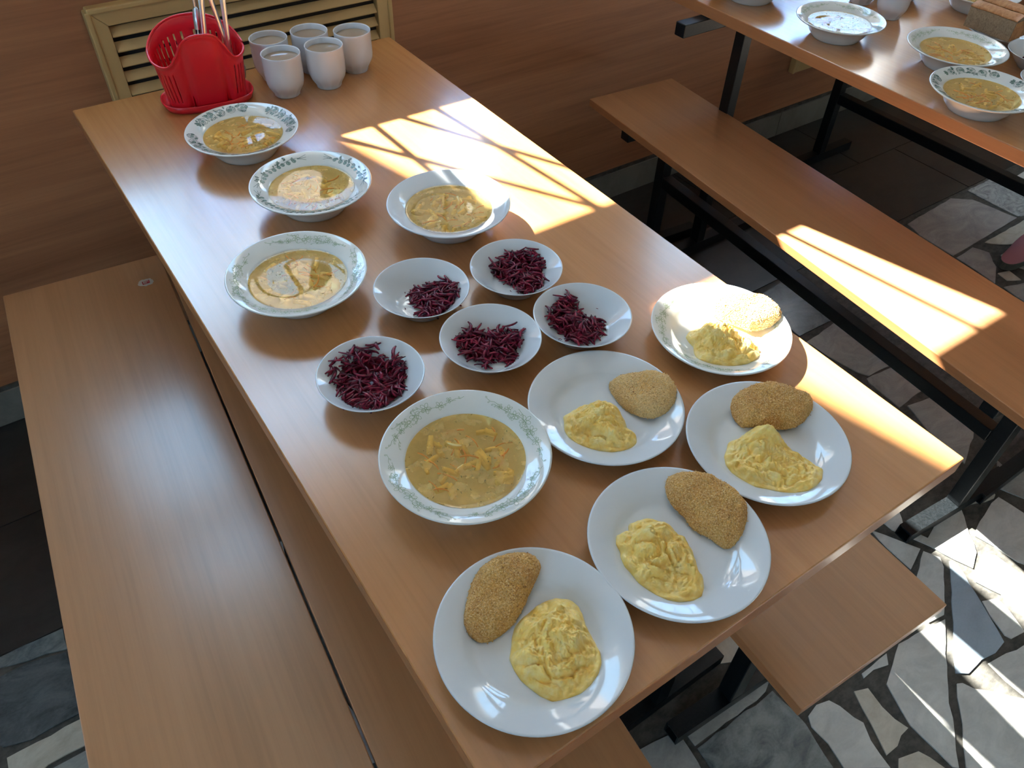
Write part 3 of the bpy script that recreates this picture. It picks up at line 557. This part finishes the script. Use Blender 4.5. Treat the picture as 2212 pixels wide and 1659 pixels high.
# ------------------------------------------------------------------ food
def centroid(poly):
    a = cx = cy = 0
    for i in range(len(poly)):
        (x0, y0), (x1, y1) = poly[i], poly[(i + 1) % len(poly)]; k = x0 * y1 - x1 * y0; a += k; cx += (x0 + x1) * k; cy += (y0 + y1) * k
    return cx / (3 * a), cy / (3 * a)
def reach(poly, c, t):
    dx, dy = math.cos(t), math.sin(t); best = 0
    for i in range(len(poly)):
        (x0, y0), (x1, y1) = poly[i], poly[(i + 1) % len(poly)]
        ex, ey = x1 - x0, y1 - y0; den = dx * ey - dy * ex
        if abs(den) < 1e-12: continue
        s_ = ((x0 - c[0]) * ey - (y0 - c[1]) * ex) / den; u = ((x0 - c[0]) * dy - (y0 - c[1]) * dx) / den
        if s_ > 0 and 0 <= u <= 1: best = max(best, s_)
    return best
def polar(poly, nt, nr, fn, power=.8):
    """grid over an outline; fn(x, y, t) gives the height; returns a mesh builder with the rim on the bottom"""
    c = centroid(poly); m = MB(); m.v.append((c[0], c[1], fn(c[0], c[1], 0.)))
    R = [reach(poly, c, 2 * PI * i / nt) for i in range(nt)]
    R = [(R[i - 1] + 2 * R[i] + R[(i + 1) % nt]) / 4 for i in range(nt)]
    for j in range(1, nr + 1):
        t = (j / nr) ** power
        for i in range(nt):
            a = 2 * PI * i / nt; x, y = c[0] + R[i] * t * math.cos(a), c[1] + R[i] * t * math.sin(a); m.v.append((x, y, fn(x, y, t)))
    for i in range(nt):
        k = (i + 1) % nt; m.f.append((0, 1 + i, 1 + k))
        for j in range(nr - 1): m.f.append((1 + j * nt + i, 1 + (j + 1) * nt + i, 1 + (j + 1) * nt + k, 1 + j * nt + k))
    return m
def mash(key, peak, label):
    c = POS[key]; poly = MASH[key]; sd = hash_seed(key)
    def fn(x, y, t):
        b = lerp_prof(DIN_IN, math.hypot(x, y)) + .0002
        e = max(0., 1 - t ** 3.2) ** .6
        q = (x * 34 + sd, y * 34, sd * .3)
        wx, wy = x + .006 * noise.noise((x * 60, y * 60, sd)), y + .006 * noise.noise((x * 60 + 5, y * 60, sd))
        d2 = ((x - peak[0]) / peak[3]) ** 2 + ((y - peak[1]) / peak[3]) ** 2
        h = .0105 + peak[2] * math.exp(-d2)
        h += .0055 * noise.noise(q)
        r1 = abs(noise.noise((wx * 62 + sd, wy * 62, 2.0))); r2 = abs(noise.noise((wx * 140, wy * 140 + sd, 7.0))); r3 = abs(noise.noise((x * 330, y * 330, sd)))
        h += .0150 * r1 + .0062 * r2 + .0026 * r3 + .0009 * noise.noise((x * 700, y * 700, sd)) - .0035
        return b + max(.0012, h) * e
    m = polar(poly, 190, 76, fn, .75)
    o = link('mashed_potato', m.mesh('mashed_potato', M['mash'], True), None, loc=(c[0], c[1], ZT))
    return tag(o, label, 'mashed potato', 'mounds of mashed potato')
def hash_seed(s): return (sum(ord(ch) * (i + 3) for i, ch in enumerate(s)) % 97) * 1.37
def cutlet(key, label, mat='crumb', T=.0165):
    c = POS[key]; poly = CUTLET[key]; sd = hash_seed(key) + 11
    poly = [(x * min(1, .0875 / math.hypot(x, y)), y * min(1, .0875 / math.hypot(x, y))) for x, y in poly]
    cc = centroid(poly)
    # the cutlet lies flat, tipped on the rim: plane through plate surface heights
    far = max(poly, key=lambda q: math.hypot(*q)); rf = math.hypot(*far)
    ux, uy = far[0] / rf, far[1] / rf
    lo = min(x * ux + y * uy for x, y in poly); z0 = lerp_prof(DIN_IN, abs(lo)); z1 = lerp_prof(DIN_IN, rf)
    def bz(x, y):
        k = (x * ux + y * uy - lo) / (rf - lo); return max(z0 + (z1 - z0) * k, lerp_prof(DIN_IN, min(.0905, math.hypot(x, y)))) + .0003
    def crumbs(x, y): return .0007 * noise.noise((x * 700, y * 700, sd)) + .0007 * abs(noise.noise((x * 330, y * 330, sd))) + .0022 * noise.noise((x * 60, y * 60, sd)) + .0010 * noise.noise((x * 150, y * 150, sd))
    def fn(x, y, t): return bz(x, y) + T * (.28 + .72 * max(0., 1 - t ** 4.5) ** .55) + crumbs(x, y)
    m = polar(poly, 130, 40, fn, .7); n = len(m.v); nt = 130
    # rounded, crumbed side wall under the rim
    last = n - nt
    for lev, (out, fr) in enumerate(((.0022, .62), (.0022, .34), (.0005, 0.))):
        for i in range(nt):
            x, y, z = m.v[last + i]; dx, dy = x - cc[0], y - cc[1]; d = math.hypot(dx, dy)
            k = out + .0009 * noise.noise((x * 500, y * 500, lev * 9 + sd)); xx, yy = x + dx / d * k, y + dy / d * k
            b = bz(x, y); m.v.append((xx, yy, b + (z - b) * fr))
    for lev in range(3):
        a0 = last if lev == 0 else n + (lev - 1) * nt; b0 = n + lev * nt
        for i in range(nt):
            k = (i + 1) % nt; m.f.append((a0 + i, b0 + i, b0 + k, a0 + k))
    m.f.append(tuple(n + 2 * nt + i for i in range(nt - 1, -1, -1)))
    o = link('cutlet', m.mesh('cutlet', M[mat], True), None, loc=(c[0], c[1], ZT))
    q = random.Random(int(sd * 10)); side = n + 3 * nt
    for gm, cnt in (('crumb_grain', 520), ('crumb_grain_light', 420), ('crumb_grain_dark', 260)):
        g = MB()
        for k in range(cnt):
            x, y, z = m.v[q.randrange(1, side)]; r = q.uniform(.00045, .00105); jx, jy = q.uniform(-.001, .001), q.uniform(-.001, .001)
            if gm == 'crumb_grain_dark' and noise.noise((x * 45, y * 45, sd)) < -.05: continue
            b0 = len(g.v); a = q.uniform(0, 6)
            for w in range(3): g.v.append((x + jx + r * math.cos(a + w * 2.1), y + jy + r * math.sin(a + w * 2.1), z + q.uniform(-.4, .3) * r))
            g.v.append((x + jx, y + jy, z + r * q.uniform(.6, 1.1))); g.v.append((x + jx, y + jy, z - r))
            g.f += [(b0, b0 + 1, b0 + 3), (b0 + 1, b0 + 2, b0 + 3), (b0 + 2, b0, b0 + 3), (b0 + 1, b0, b0 + 4), (b0 + 2, b0 + 1, b0 + 4), (b0, b0 + 2, b0 + 4)]
        g.build('crumbs', M[gm], o)['kind'] = 'stuff'
    return tag(o, label, 'cutlet', 'breaded cutlets')
def strand(m, q, p0, ang, L, w, curl, tilt, h):
    pts = []; a = ang; x, y, z = p0; k = 5
    for i in range(k + 1):
        pts.append((x, y, z + h * math.sin(PI * i / k))); x += math.cos(a) * L / k; y += math.sin(a) * L / k; z += tilt * L / k; a += curl / k
    n = len(m.v)
    for i, (x, y, z) in enumerate(pts):
        x1, y1, _ = pts[min(i + 1, k)]; x0, y0, _ = pts[max(i - 1, 0)]; d = math.hypot(x1 - x0, y1 - y0) or 1
        nx, ny = -(y1 - y0) / d, (x1 - x0) / d; ww = w * (.35 + .65 * math.sin(PI * (i + .6) / (k + 1.2)))
        m.v += [(x + nx * ww, y + ny * ww, z), (x, y, z + ww * .8), (x - nx * ww, y - ny * ww, z), (x, y, z - ww * .5)]
    for i in range(k):
        for j in range(4): m.f.append((n + i * 4 + j, n + i * 4 + (j + 1) % 4, n + i * 4 + 4 + (j + 1) % 4, n + i * 4 + 4 + j))
    m.f += [(n + 3, n + 2, n + 1, n), (n + 4 * k, n + 4 * k + 1, n + 4 * k + 2, n + 4 * k + 3)]
def beet(c, z, poly, H, seed, label, s=1., count=300):
    poly = [(x * min(1, .050 * s / math.hypot(x, y)), y * min(1, .050 * s / math.hypot(x, y))) for x, y in poly]
    q = random.Random(seed); cc = centroid(poly); n = 0
    core = [(cc[0] + (x - cc[0]) * .88, cc[1] + (y - cc[1]) * .88) for x, y in poly]
    m = polar(core, 48, 12, lambda x, y, t: lerp_prof(BOWL_IN, math.hypot(x, y) / s) + .0004 + .62 * H * max(0., 1 - t * t) ** .8 * (.8 + .5 * noise.noise((x * 90, y * 90, seed))) + .001 * noise.noise((x * 400, y * 400, 1)))
    xs = [p_[0] for p_ in poly]; ys = [p_[1] for p_ in poly]
    floor_z = lambda x, y: lerp_prof(BOWL_IN, math.hypot(x, y) / s)
    while n < count:
        x, y = q.uniform(min(xs), max(xs)), q.uniform(min(ys), max(ys))
        if not inside(poly, x, y): continue
        t = min(1., math.hypot(x - cc[0], y - cc[1]) / max(.004, reach(poly, cc, math.atan2(y - cc[1], x - cc[0]))))
        top = H * (1 - t ** 2) ** .8 * (.8 + .5 * noise.noise((x * 90, y * 90, seed)))
        lay = n / count; L = q.uniform(.010, .024); ang = q.uniform(0, 2 * PI)
        hx, hy = x - math.cos(ang) * L / 2, y - math.sin(ang) * L / 2
        if math.hypot(hx, hy) > .058 * s or math.hypot(x + math.cos(ang) * L / 2, y + math.sin(ang) * L / 2) > .058 * s: L *= .4; hx, hy = x, y
        zz = max(floor_z(hx, hy), floor_z(x, y)) + .0012 + top * lay
        strand(m, q, (hx, hy, zz), ang, L, q.uniform(.0012, .0025), q.uniform(-1.8, 1.8), q.uniform(-.12, .04), q.uniform(0, .0018)); n += 1
    for k in range(10):
        a = q.uniform(0, 2 * PI); r = q.uniform(.01, .042) * s; x, y = r * math.cos(a), r * math.sin(a)
        strand(m, q, (x, y, floor_z(x, y) + .0011), q.uniform(0, 6), q.uniform(.002, .005), .0006, .3, 0, 0)
    o = link('beet_salad', m.mesh('beet_salad', M['beet'], True), None, loc=(c[0], c[1], z))
    return tag(o, label, 'beet salad', 'heaps of shredded beet', 'stuff')
baton = []
def soup(c, z, s, label, seed, cloudy=0.):
    t = thing('soup', label, 'soup', (c[0], c[1], z), 0, 'servings of clear potato soup')
    lvl = .0292; R = .0640 * s; q = random.Random(seed)
    m = MB(); prof = [(R, lvl + .0005), (.96 * R, lvl), (.5 * R, lvl), (0, lvl)]
    m.lathe(prof, 72).build('broth', M['broth'], t, True)
    def rod(L, w, h, bend):
        mm = MB(); n = 4
        for i in range(n + 1):
            u = i / n - .5; x = L * u; y = bend * (u * u * 4 - 1); k = .8 + .2 * math.cos(u * PI)
            mm.v += [(x, y - w * k, -h), (x, y + w * k, -h), (x, y + w * k * .9, h), (x, y - w * k * .9, h)]
        for i in range(n):
            for j in range(4): mm.f.append((i * 4 + j, i * 4 + (j + 1) % 4, i * 4 + 4 + (j + 1) % 4, i * 4 + 4 + j))
        mm.f += [(3, 2, 1, 0), (4 * n, 4 * n + 1, 4 * n + 2, 4 * n + 3)]; return mm
    if not baton:
        for k in range(3): baton.append(rod(.019 + .004 * k, .0032, .0026, .0016 * (k - 1)).mesh('potato_piece', M['potato'], True))
        for k in range(2): baton.append(rod(.022 + .006 * k, .0009, .0008, .003).mesh('carrot_strip', M['carrot'], True))
    for k in range(26):
        r = R * .78 * math.sqrt(q.random()); a = q.uniform(0, 2 * PI); o = link('potato_piece', q.choice(baton[:3]), t, loc=(r * math.cos(a), r * math.sin(a), lvl - q.uniform(.0030, .0085)))
        o.rotation_euler = (q.uniform(-.5, .5), q.uniform(-.14, .14), q.uniform(0, PI)); o.scale = (q.uniform(.7, 1.1),) * 3
    for k in range(18):
        r = R * .75 * math.sqrt(q.random()); a = q.uniform(0, 2 * PI); o = link('carrot_strip', q.choice(baton[3:]), t, loc=(r * math.cos(a), r * math.sin(a), lvl - q.uniform(.0012, .0050)))
        o.rotation_euler = (0, q.uniform(-.08, .08), q.uniform(0, PI)); o.scale = (q.uniform(.6, 1.1),) * 3
    d = MB()
    for k in range(34):
        r = R * math.sqrt(q.uniform(.05, .98)); a = q.uniform(0, 2 * PI); x, y, an = r * math.cos(a), r * math.sin(a), q.uniform(0, PI); L = q.uniform(.0009, .0028)
        d.tube([(x, y, lvl + .0002), (x + L * math.cos(an), y + L * math.sin(an), lvl + .0003)], .00028, 4)
    o = d.build('dill_flecks', M['dill'], t); o['kind'] = 'stuff'

GD, GS, GB = 'dinner plates of mash and cutlet', 'soup plates', 'small white salad bowls'
PL = {'D1': 'plain white dinner plate nearest the table corner by the benches', 'D2': 'plain white dinner plate at the middle of the table front edge',
      'D3': 'plain white dinner plate nearest the sunlit right table edge', 'D4': 'plain white dinner plate touching the flowered soup plate',
      'D5': 'dinner plate with pale green flower rim, its cutlet in sunlight'}
for k, lab in PL.items():
    s = .97 if k == 'D5' else .982
    o = dish('dinner_plate', DIN_OUT, DIN_IN, (*POS[k], ZT), s, M['faience' if k == 'D5' else 'porcelain'], lab, 'plate', GD)
    if k == 'D5': garland(o, 'flower', DIN_IN, s, [2.3, .65, -.95, -2.6], 1.25, 5)
mash('D1', (.025, -.010, .014, .028), 'mash mound with deep folds on the plate nearest the corner')
mash('D2', (-.025, .012, .010, .030), 'lumpy mash mound on the plate at the middle of the front edge')
mash('D3', (.005, .008, .020, .020), 'mash with a tall pointed peak leaning on a cutlet')
mash('D4', (-.012, -.005, .014, .024), 'mash mound on the plate touching the flowered soup plate')
mash('D5', (-.010, -.005, .015, .026), 'smooth mash mound on the flower-rimmed dinner plate')
cutlet('D1', 'oval golden cutlet on the plate nearest the corner')
cutlet('D2', 'brown cutlet with a broken pale edge, middle of the front edge')
cutlet('D3', 'thick round-ended cutlet behind the peaked mash')
cutlet('D4', 'pale blunt cutlet on the plate touching the flowered soup plate', 'crumb_light')
cutlet('D5', 'sunlit oval cutlet on the flower-rimmed plate', 'crumb_light')
SP = {'S1': (.0910, 'faience', 'rose', [1.75, .05, -1.75, 3.4], 'soup plate with dark rose print beside the red cutlery holder', 'clear soup in the rose-print plate by the cutlery holder'),
      'S2': (.0910, 'faience', 'berry', [2.0, .15, -1.6, 3.6], 'soup plate with dark berry-sprig print mirroring the window', 'soup mirroring the bright window in the berry-print plate'),
      'S3': (.0910, 'porcelain', None, [], 'plain white soup plate with its far rim in sunlight', 'soup with many potato pieces in the plain white plate'),
      'S4': (.0913, 'faience', 'flower', [2.75, .95, -.6, -2.2], 'flower-rimmed soup plate left of the salad bowls near the table edge', 'cloudy soup in the flower-rimmed plate near the left table edge'),
      'S5': (.0909, 'faience', 'flower', [1.75, .0, -1.5, 3.3], 'large flower-rimmed soup plate in front, between beets and dinner plates', 'amber soup in the front flower-rimmed plate')}
for i, (k, (r, mat, style, ang, lab, lab2)) in enumerate(SP.items()):
    s = r / .0912; o = dish('soup_plate', SOUP_OUT, SOUP_IN, (*POS[k], ZT), s, M[mat], lab, 'soup plate', GS)
    if style: garland(o, style, SOUP_IN, s, ang, 1.2 if style == 'flower' else 1.35, i + 20)
    soup(POS[k], ZT, s, lab2, i + 40)
BL = {'B1': ('salad bowl behind the others, beside the plain soup plate', 'red beet heap in the rearmost salad bowl with a pink stained side'),
      'B2': ('salad bowl next to the cloudy flower-rimmed soup plate', 'round beet heap at one side of its bowl, next to the cloudy soup'),
      'B3': ('salad bowl in the middle of the five on the near table', 'wide beet heap in the central bowl'),
      'B4': ('salad bowl nearest the flower-rimmed dinner plate', 'beet heap sliding to the left of its bowl near the sunny plate'),
      'B5': ('salad bowl nearest the left table edge above the front soup plate', 'largest beet heap, filling the bowl by the left table edge')}
for i, (k, (lab, lab2)) in enumerate(BL.items()):
    dish('salad_bowl', BOWL_OUT, BOWL_IN, (*POS[k], ZT), .982, M['porcelain'], lab, 'bowl', GB)
    beet(POS[k], ZT, BEET[k], .018 if k != 'B5' else .015, i + 60, lab2, 1., 360 if k == 'B5' else 290)

# ------------------------------------------------------------------ mugs of tea
MUG_OUT = [(0, .0025), (.020, .0025), (.0212, 0), (.0228, 0), (.0236, .0012), (.0240, .0045), (.0252, .0075), (.0290, .0135), (.0322, .0190), (.0340, .0245), (.0348, .032), (.0350, .045), (.0348, .060), (.0350, .0725), (.0353, .0755), (.0349, .0762), (.0340, .0762)]
MUG_IN = [(.0330, .0745), (.0326, .060), (.0330, .040), (.0305, .022), (.024, .009), (0, .006)]
def facet(r, z, a):
    k = max(0., min(1., (.026 - z) / .010)) * (1 if r > .0232 else 0)
    n = 10; w = (a % (2 * PI / n)) - PI / n
    return r * (1 - k + k * math.cos(PI / n) / math.cos(w) * 1.02)
mug_me = MB().lathe(MUG_OUT + MUG_IN, 100, facet).mesh('mug', M['mug'], True)
tea_me = MB().lathe([(.0326, .0659), (.0318, .0655), (0, .0655)], 48).mesh('tea', M['tea'], True)
def mug(loc, label, lab2, rz=0.):
    tag(link('mug', mug_me, None, loc=loc, rz=rz), label, 'mug', 'white handleless mugs')
    tag(link('tea', tea_me, None, loc=loc), lab2, 'tea', 'tea in the mugs')
for i, (x, y, a, b) in enumerate(((.351, -.290, 'white mug in front, next to the red cutlery holder', 'tea in the front mug next to the red holder'),
        (.432, -.297, 'white mug in front, in the middle of the mug cluster', 'tea in the front middle mug'),
        (.358, -.215, 'white mug at the back, nearest the red cutlery holder', 'tea in the back mug nearest the red holder'),
        (.436, -.223, 'white mug at the back middle, half hidden by another mug', 'tea in the back middle mug'),
        (.5065, -.262, 'white mug at the far right end of the cluster', 'tea in the mug at the right end'))):
    mug((x, y, ZT), a, b, i * .7)

# ------------------------------------------------------------------ red cutlery holder
ch = thing('cutlery_holder', 'red plastic cutlery holder standing in its tray by the wall', 'cutlery holder', (.2185, -.243, ZT), -.14)
def plan(u, k=0.):
    c, s_ = math.cos(u), math.sin(u); e = 2 / 2.7
    return math.copysign(abs(c) ** e, c), math.copysign(abs(s_) ** e, s_)
def hol(u, v_):
    px_, py_ = plan(u); top_ = rim_h(u); z = .006 + (top_ - .006) * v_
    fl_ = z / .11; a = .066 + .0125 * fl_; b = .036 + .0135 * fl_
    x, y = a * px_, b * py_
    if y < 0:
        g = sum(math.exp(-((x - sx) / .006) ** 2) for sx in (-.030, .034)); y += .0085 * g * max(0., 1 - fl_ * .75)
        mid = math.exp(-((x - .002) / .027) ** 6); y += -.004 * mid * fl_ + .004 * mid * (1 - fl_)
    if v_ > .93:
        d = math.hypot(px_, py_); k = (v_ - .93) / .07 * .003; x += k * px_ / d; y += k * py_ / d
    return x, y, z
def rim_h(u):
    px_, py_ = plan(u); x = .078 * px_
    if py_ >= 0: return .094 + .040 * max(0., 1 - (abs(px_)) ** 2.2) ** .8
    dome = math.exp(-((x - .003) / .037) ** 4); side = .006 * (1 - abs(px_))
    return .094 - .010 * max(0, 1 - (abs(abs(px_) - .8) / .25) ** 2) + side + .040 * dome
NU, NV = 168, 26; hb = MB()
for i in range(NU):
    for j in range(NV + 1): hb.v.append(hol(2 * PI * i / NU, j / NV))
for i in range(NU):
    u = 2 * PI * (i + .5) / NU; px_, py_ = plan(u); x = .075 * px_
    slit = (i % 4 == 0) and (abs(x) > .046 or (py_ > 0 and abs(x) < .06))
    for j in range(NV):
        vz = j / NV
        if slit and (.14 < vz < .80): continue
        k = (i + 1) % NU; hb.f.append((i * (NV + 1) + j, k * (NV + 1) + j, k * (NV + 1) + j + 1, i * (NV + 1) + j + 1))
ho = hb.build('basket', M['red'], ch, True); sm = ho.modifiers.new('shell', 'SOLIDIFY'); sm.thickness = .0018; sm.offset = 0
bt = MB(); bt.prism([hol(2 * PI * i / 84, 0)[:2] for i in range(84)], .005, .0065); bt.build('bottom', M['red'], ch)
rb = MB(); rb.tube([Vector(hol(2 * PI * i / NU, 1.0)) for i in range(NU + 1)], .0021, 8, cap=False); rb.build('rim_bead', M['red'], ch, True)
for sx, hh in ((-.028, .100), (.030, .105)):
    n_ = 14; dv = MB()
    for i in range(n_ + 1):
        y = -.034 + .072 * i / n_; dip = .024 * math.sin(PI * i / n_)
        dv.v += [(sx - .0008, y, .007), (sx + .0008, y, .007), (sx - .0008, y, hh - dip), (sx + .0008, y, hh - dip)]
    for i in range(n_):
        a = 4 * i; dv.f += [(a, a + 2, a + 6, a + 4), (a + 1, a + 5, a + 7, a + 3), (a + 2, a + 3, a + 7, a + 6), (a, a + 4, a + 5, a + 1)]
    dv.build('divider', M['red'], ch)
def tray_ring(a, b, z): return [(a * plan(2 * PI * i / 84)[0], b * plan(2 * PI * i / 84)[1], z) for i in range(84)]
tr = MB(); rings = [tray_ring(.070, .040, .0), tray_ring(.076, .046, .0015), tray_ring(.0815, .0515, .0145), tray_ring(.080, .050, .0155), tray_ring(.0785, .0485, .0145), tray_ring(.074, .044, .0040), tray_ring(.06, .03, .0035)]
for r_ in rings: tr.v += r_
for j in range(len(rings) - 1):
    for i in range(84): k = (i + 1) % 84; tr.f.append((j * 84 + i, j * 84 + k, (j + 1) * 84 + k, (j + 1) * 84 + i))
tr.f += [tuple(range(83, -1, -1)), tuple(range(6 * 84, 7 * 84))]
tr.build('tray', M['red'], ch, True)

def spoon(bot, top, wid, label, roll=0.):
    bot, top = Vector(bot), Vector(top); d = (top - bot); L = d.length; m = MB()
    prof = [(.0, .004), (.012, .015), (.028, .020), (.045, .015), (.058, .005), (.075, .0035), (.11, .004), (L - .05, wid * .75), (L - .015, wid), (L - .004, wid * .85), (L, wid * .35)]
    n = 0
    for z, w in prof:
        cup = -.004 * math.sin(PI * min(1, z / .058)) if z < .058 else 0
        m.v += [(-w, .0006, z), (0, .0012 + cup, z), (w, .0006, z), (w, -.0006, z), (0, -.0001 + cup, z), (-w, -.0006, z)]
    for i in range(len(prof) - 1):
        for j in range(6): m.f.append((i * 6 + j, i * 6 + (j + 1) % 6, i * 6 + 6 + (j + 1) % 6, i * 6 + 6 + j))
    m.f += [(5, 4, 3, 2, 1, 0), tuple((len(prof) - 1) * 6 + j for j in range(6))]
    o = link('spoon', m.mesh('spoon', M['steel'], True), None); o.rotation_mode = 'QUATERNION'
    ax = Vector((math.cos(roll - .27), math.sin(roll - .27), 0)); zz = d.normalized(); ax = (ax - zz * ax.dot(zz)).normalized(); yy = zz.cross(ax)
    o.rotation_quaternion = Matrix((ax, yy, zz)).transposed().to_quaternion(); o.location = bot
    return tag(o, label, 'spoon', 'steel spoons in the red holder')
spoon((.214, -.236, ZT + .012), (.2385, -.230, .907), .0060, 'shortest steel spoon handle, leftmost in the red holder', -.2)
spoon((.222, -.247, ZT + .012), (.253, -.238, .945), .0055, 'bright steel spoon handle, second in the red holder', .3)
spoon((.232, -.225, ZT + .012), (.244, -.216, .925), .0050, 'narrow spoon handle behind the second one in the red holder', .9)
spoon((.283, -.240, ZT + .012), (.262, -.236, .950), .0055, 'slanting steel spoon handle crossing towards the left', .5)
spoon((.268, -.246, ZT + .012), (.2885, -.238, .955), .0062, 'pale spoon handle, rightmost in the red holder', 0.1)

# ------------------------------------------------------------------ things on the far table
for i, (x, y, r, style, lab, lab2) in enumerate(((1.473, -.650, .0945, 'flower', 'flowered soup plate on the far table before the mugs', 'white-mirroring soup on the far table before the mugs'),
        (1.561, -.875, .0985, 'flower', 'flowered soup plate on the far table in front of the bread', 'orange soup on the far table in front of the bread'),
        (1.428, -1.021, .0975, 'rose', 'rose-print soup plate at the near edge of the far table', 'creamy yellow soup in the rose-print plate on the far table'),
        (1.893, -.713, .0910, None, 'soup plate behind the bread, cut by the top frame', 'soup behind the bread on the far table'),
        (1.476, -.392, .0930, 'flower', 'soup plate at the top frame edge, farthest on the far table', 'soup in the farthest plate of the far table'))):
    s = r / .0912; o = dish('soup_plate', SOUP_OUT, SOUP_IN, (x, y, ZT), s, M['faience'], lab, 'soup plate', GS)
    if style: garland(o, style, SOUP_IN, s, [1.7, .1, -1.5, 3.3] if style == 'flower' else [2.5, .9, -.7, -2.3], 1.2 if style == 'flower' else 1.4, i + 80)
    soup((x, y), ZT, s, lab2, i + 90)
mug((1.672, -.640, ZT), 'white mug on the far table behind the first soup plate', 'tea in the front mug of the far table')
mug((1.690, -.545, ZT), 'white mug farther back on the far table, cut by the frame', 'tea in the farther mug of the far table', .5)
dish('saucer', BOWL_OUT, BOWL_IN, (1.792, -.574, ZT), 1.05, M['porcelain'], 'white saucer showing between the two far mugs', 'saucer', None)
dish('bread_plate', DIN_OUT, DIN_IN, (1.778, -.850, ZT), .80, M['porcelain'], 'white plate under the brown bread', 'plate', None)
dish('salad_bowl', BOWL_OUT, BOWL_IN, (1.708, -.978, ZT), 1.04, M['porcelain'], 'salad bowl on the far table beside the bread', 'bowl', GB)
beet((1.708, -.978), ZT, blob(.005, -.002, .034, .032, 14, .15, 3), .022, 71, 'dark beet heap on the far table beside the bread', 1.04, 260)
dish('salad_bowl', BOWL_OUT, BOWL_IN, (1.600, -1.068, ZT), 1.0, M['porcelain'], 'salad bowl at the right frame edge behind the rose-print plate', 'bowl', GB)
def bread(loc, rz, lx, ly, h, label, seed):
    t = thing('bread', label, 'bread', loc, rz, 'brown bread pieces'); n = 12
    def sec(d, grow=0.):   # cross-section in x-z: rounded top loaf
        pts = [(-grow, 0), (lx + grow, 0)]
        for i in range(n + 1):
            u = 1 - i / n; pts.append((lx * u + grow * (2 * u - 1), h * (.80 + .20 * math.sin(PI * (.12 + .76 * u))) + grow + .0015 * noise.noise((u * 9, d * 40, seed))))
        return pts
    m = MB(); K = 9; nn = n + 3
    for j in range(K):
        y = -ly * j / (K - 1); m.v += [(x + .0012 * noise.noise((x * 50, y * 50, seed)), y, z) for x, z in sec(y)]
    for j in range(K - 1):
        for i in range(nn): k = (i + 1) % nn; m.f.append((j * nn + i, (j + 1) * nn + i, (j + 1) * nn + k, j * nn + k))
    m.f += [tuple(range(nn)), tuple(range((K - 1) * nn + nn - 1, (K - 1) * nn - 1, -1))]
    m.build('crumb', M['bread_crumb'], t, False)
    c = MB(); off = .0022
    for j in range(K):
        y = .001 - (ly + .002) * j / (K - 1); S = sec(y, 0)[2:]
        for x, z in S: c.v.append((x, y, z + .0004))
        for x, z in S: c.v.append((x, y, z + off + .0022 * abs(noise.noise((x * 70, y * 70, seed)))))
    q = n + 1
    for j in range(K - 1):
        for i in range(q - 1):
            a = j * 2 * q + i; b = (j + 1) * 2 * q + i; c.f += [(a + q, a + q + 1, b + q + 1, b + q), (a, b, b + 1, a + 1)]
        a = j * 2 * q; b = a + 2 * q; c.f += [(a, a + q, b + q, b), (a + q - 1, b + q - 1, b + 2 * q - 1, a + 2 * q - 1)]
    for j in (0, K - 1):
        for i in range(q - 1): a = j * 2 * q + i; c.f.append((a, a + 1, a + q + 1, a + q))
    c.build('crust', M['bread_crust'], t, True)
    MB().box(.001, lx - .001, -ly - .0025, -ly - .0001, .001, h * .84).build('end_crust', M['bread_crust'], t, bevel=.001)
bread((1.712, -.795, ZT + .024), .02, .042, .105, .046, 'nearer slab of brown bread with its cut grey side showing', 3)
bread((1.759, -.792, ZT + .024), .02, .040, .105, .048, 'slab of brown bread behind the other slab', 9)

# ------------------------------------------------------------------ shoe on the floor at the right edge
sh = thing('shoe', 'pink shoe toe on the floor at the right edge of the frame', 'shoe', (2.232, -.957, 0), .03)
def sole(k, n=40, L=.25, Wd=.085):
    pts = []
    for i in range(n):
        a = 2 * PI * i / n; u = .5 - .5 * math.cos(a); w = Wd / 2 * (math.sin(a)) * (1 - .16 * math.sin(2 * PI * u)) * (1.06 - .18 * u); pts.append((L * u * k + L * (1 - k) / 2, w * k))
    return pts
MB().prism(sole(1.0), 0, .026).build('sole', M['shoe_sole'], sh, bevel=.004)
us = MB(); nL = 8; nS = 40
for j in range(nL):
    t = j / (nL - 1); k = (1 - .02 * t) * math.sqrt(max(.02, 1 - .9 * t ** 2.2)); S = sole(max(.15, k))
    us.v += [(x + .05 * t, y, .026 + .034 * t * (.6 + .8 * x / .25)) for x, y in S]
for j in range(nL - 1):
    for i in range(nS): k = (i + 1) % nS; us.f.append((j * nS + i, j * nS + k, (j + 1) * nS + k, (j + 1) * nS + i))
us.f.append(tuple(range((nL - 1) * nS, nL * nS)))
us.build('upper', M['shoe_pink'], sh, True)
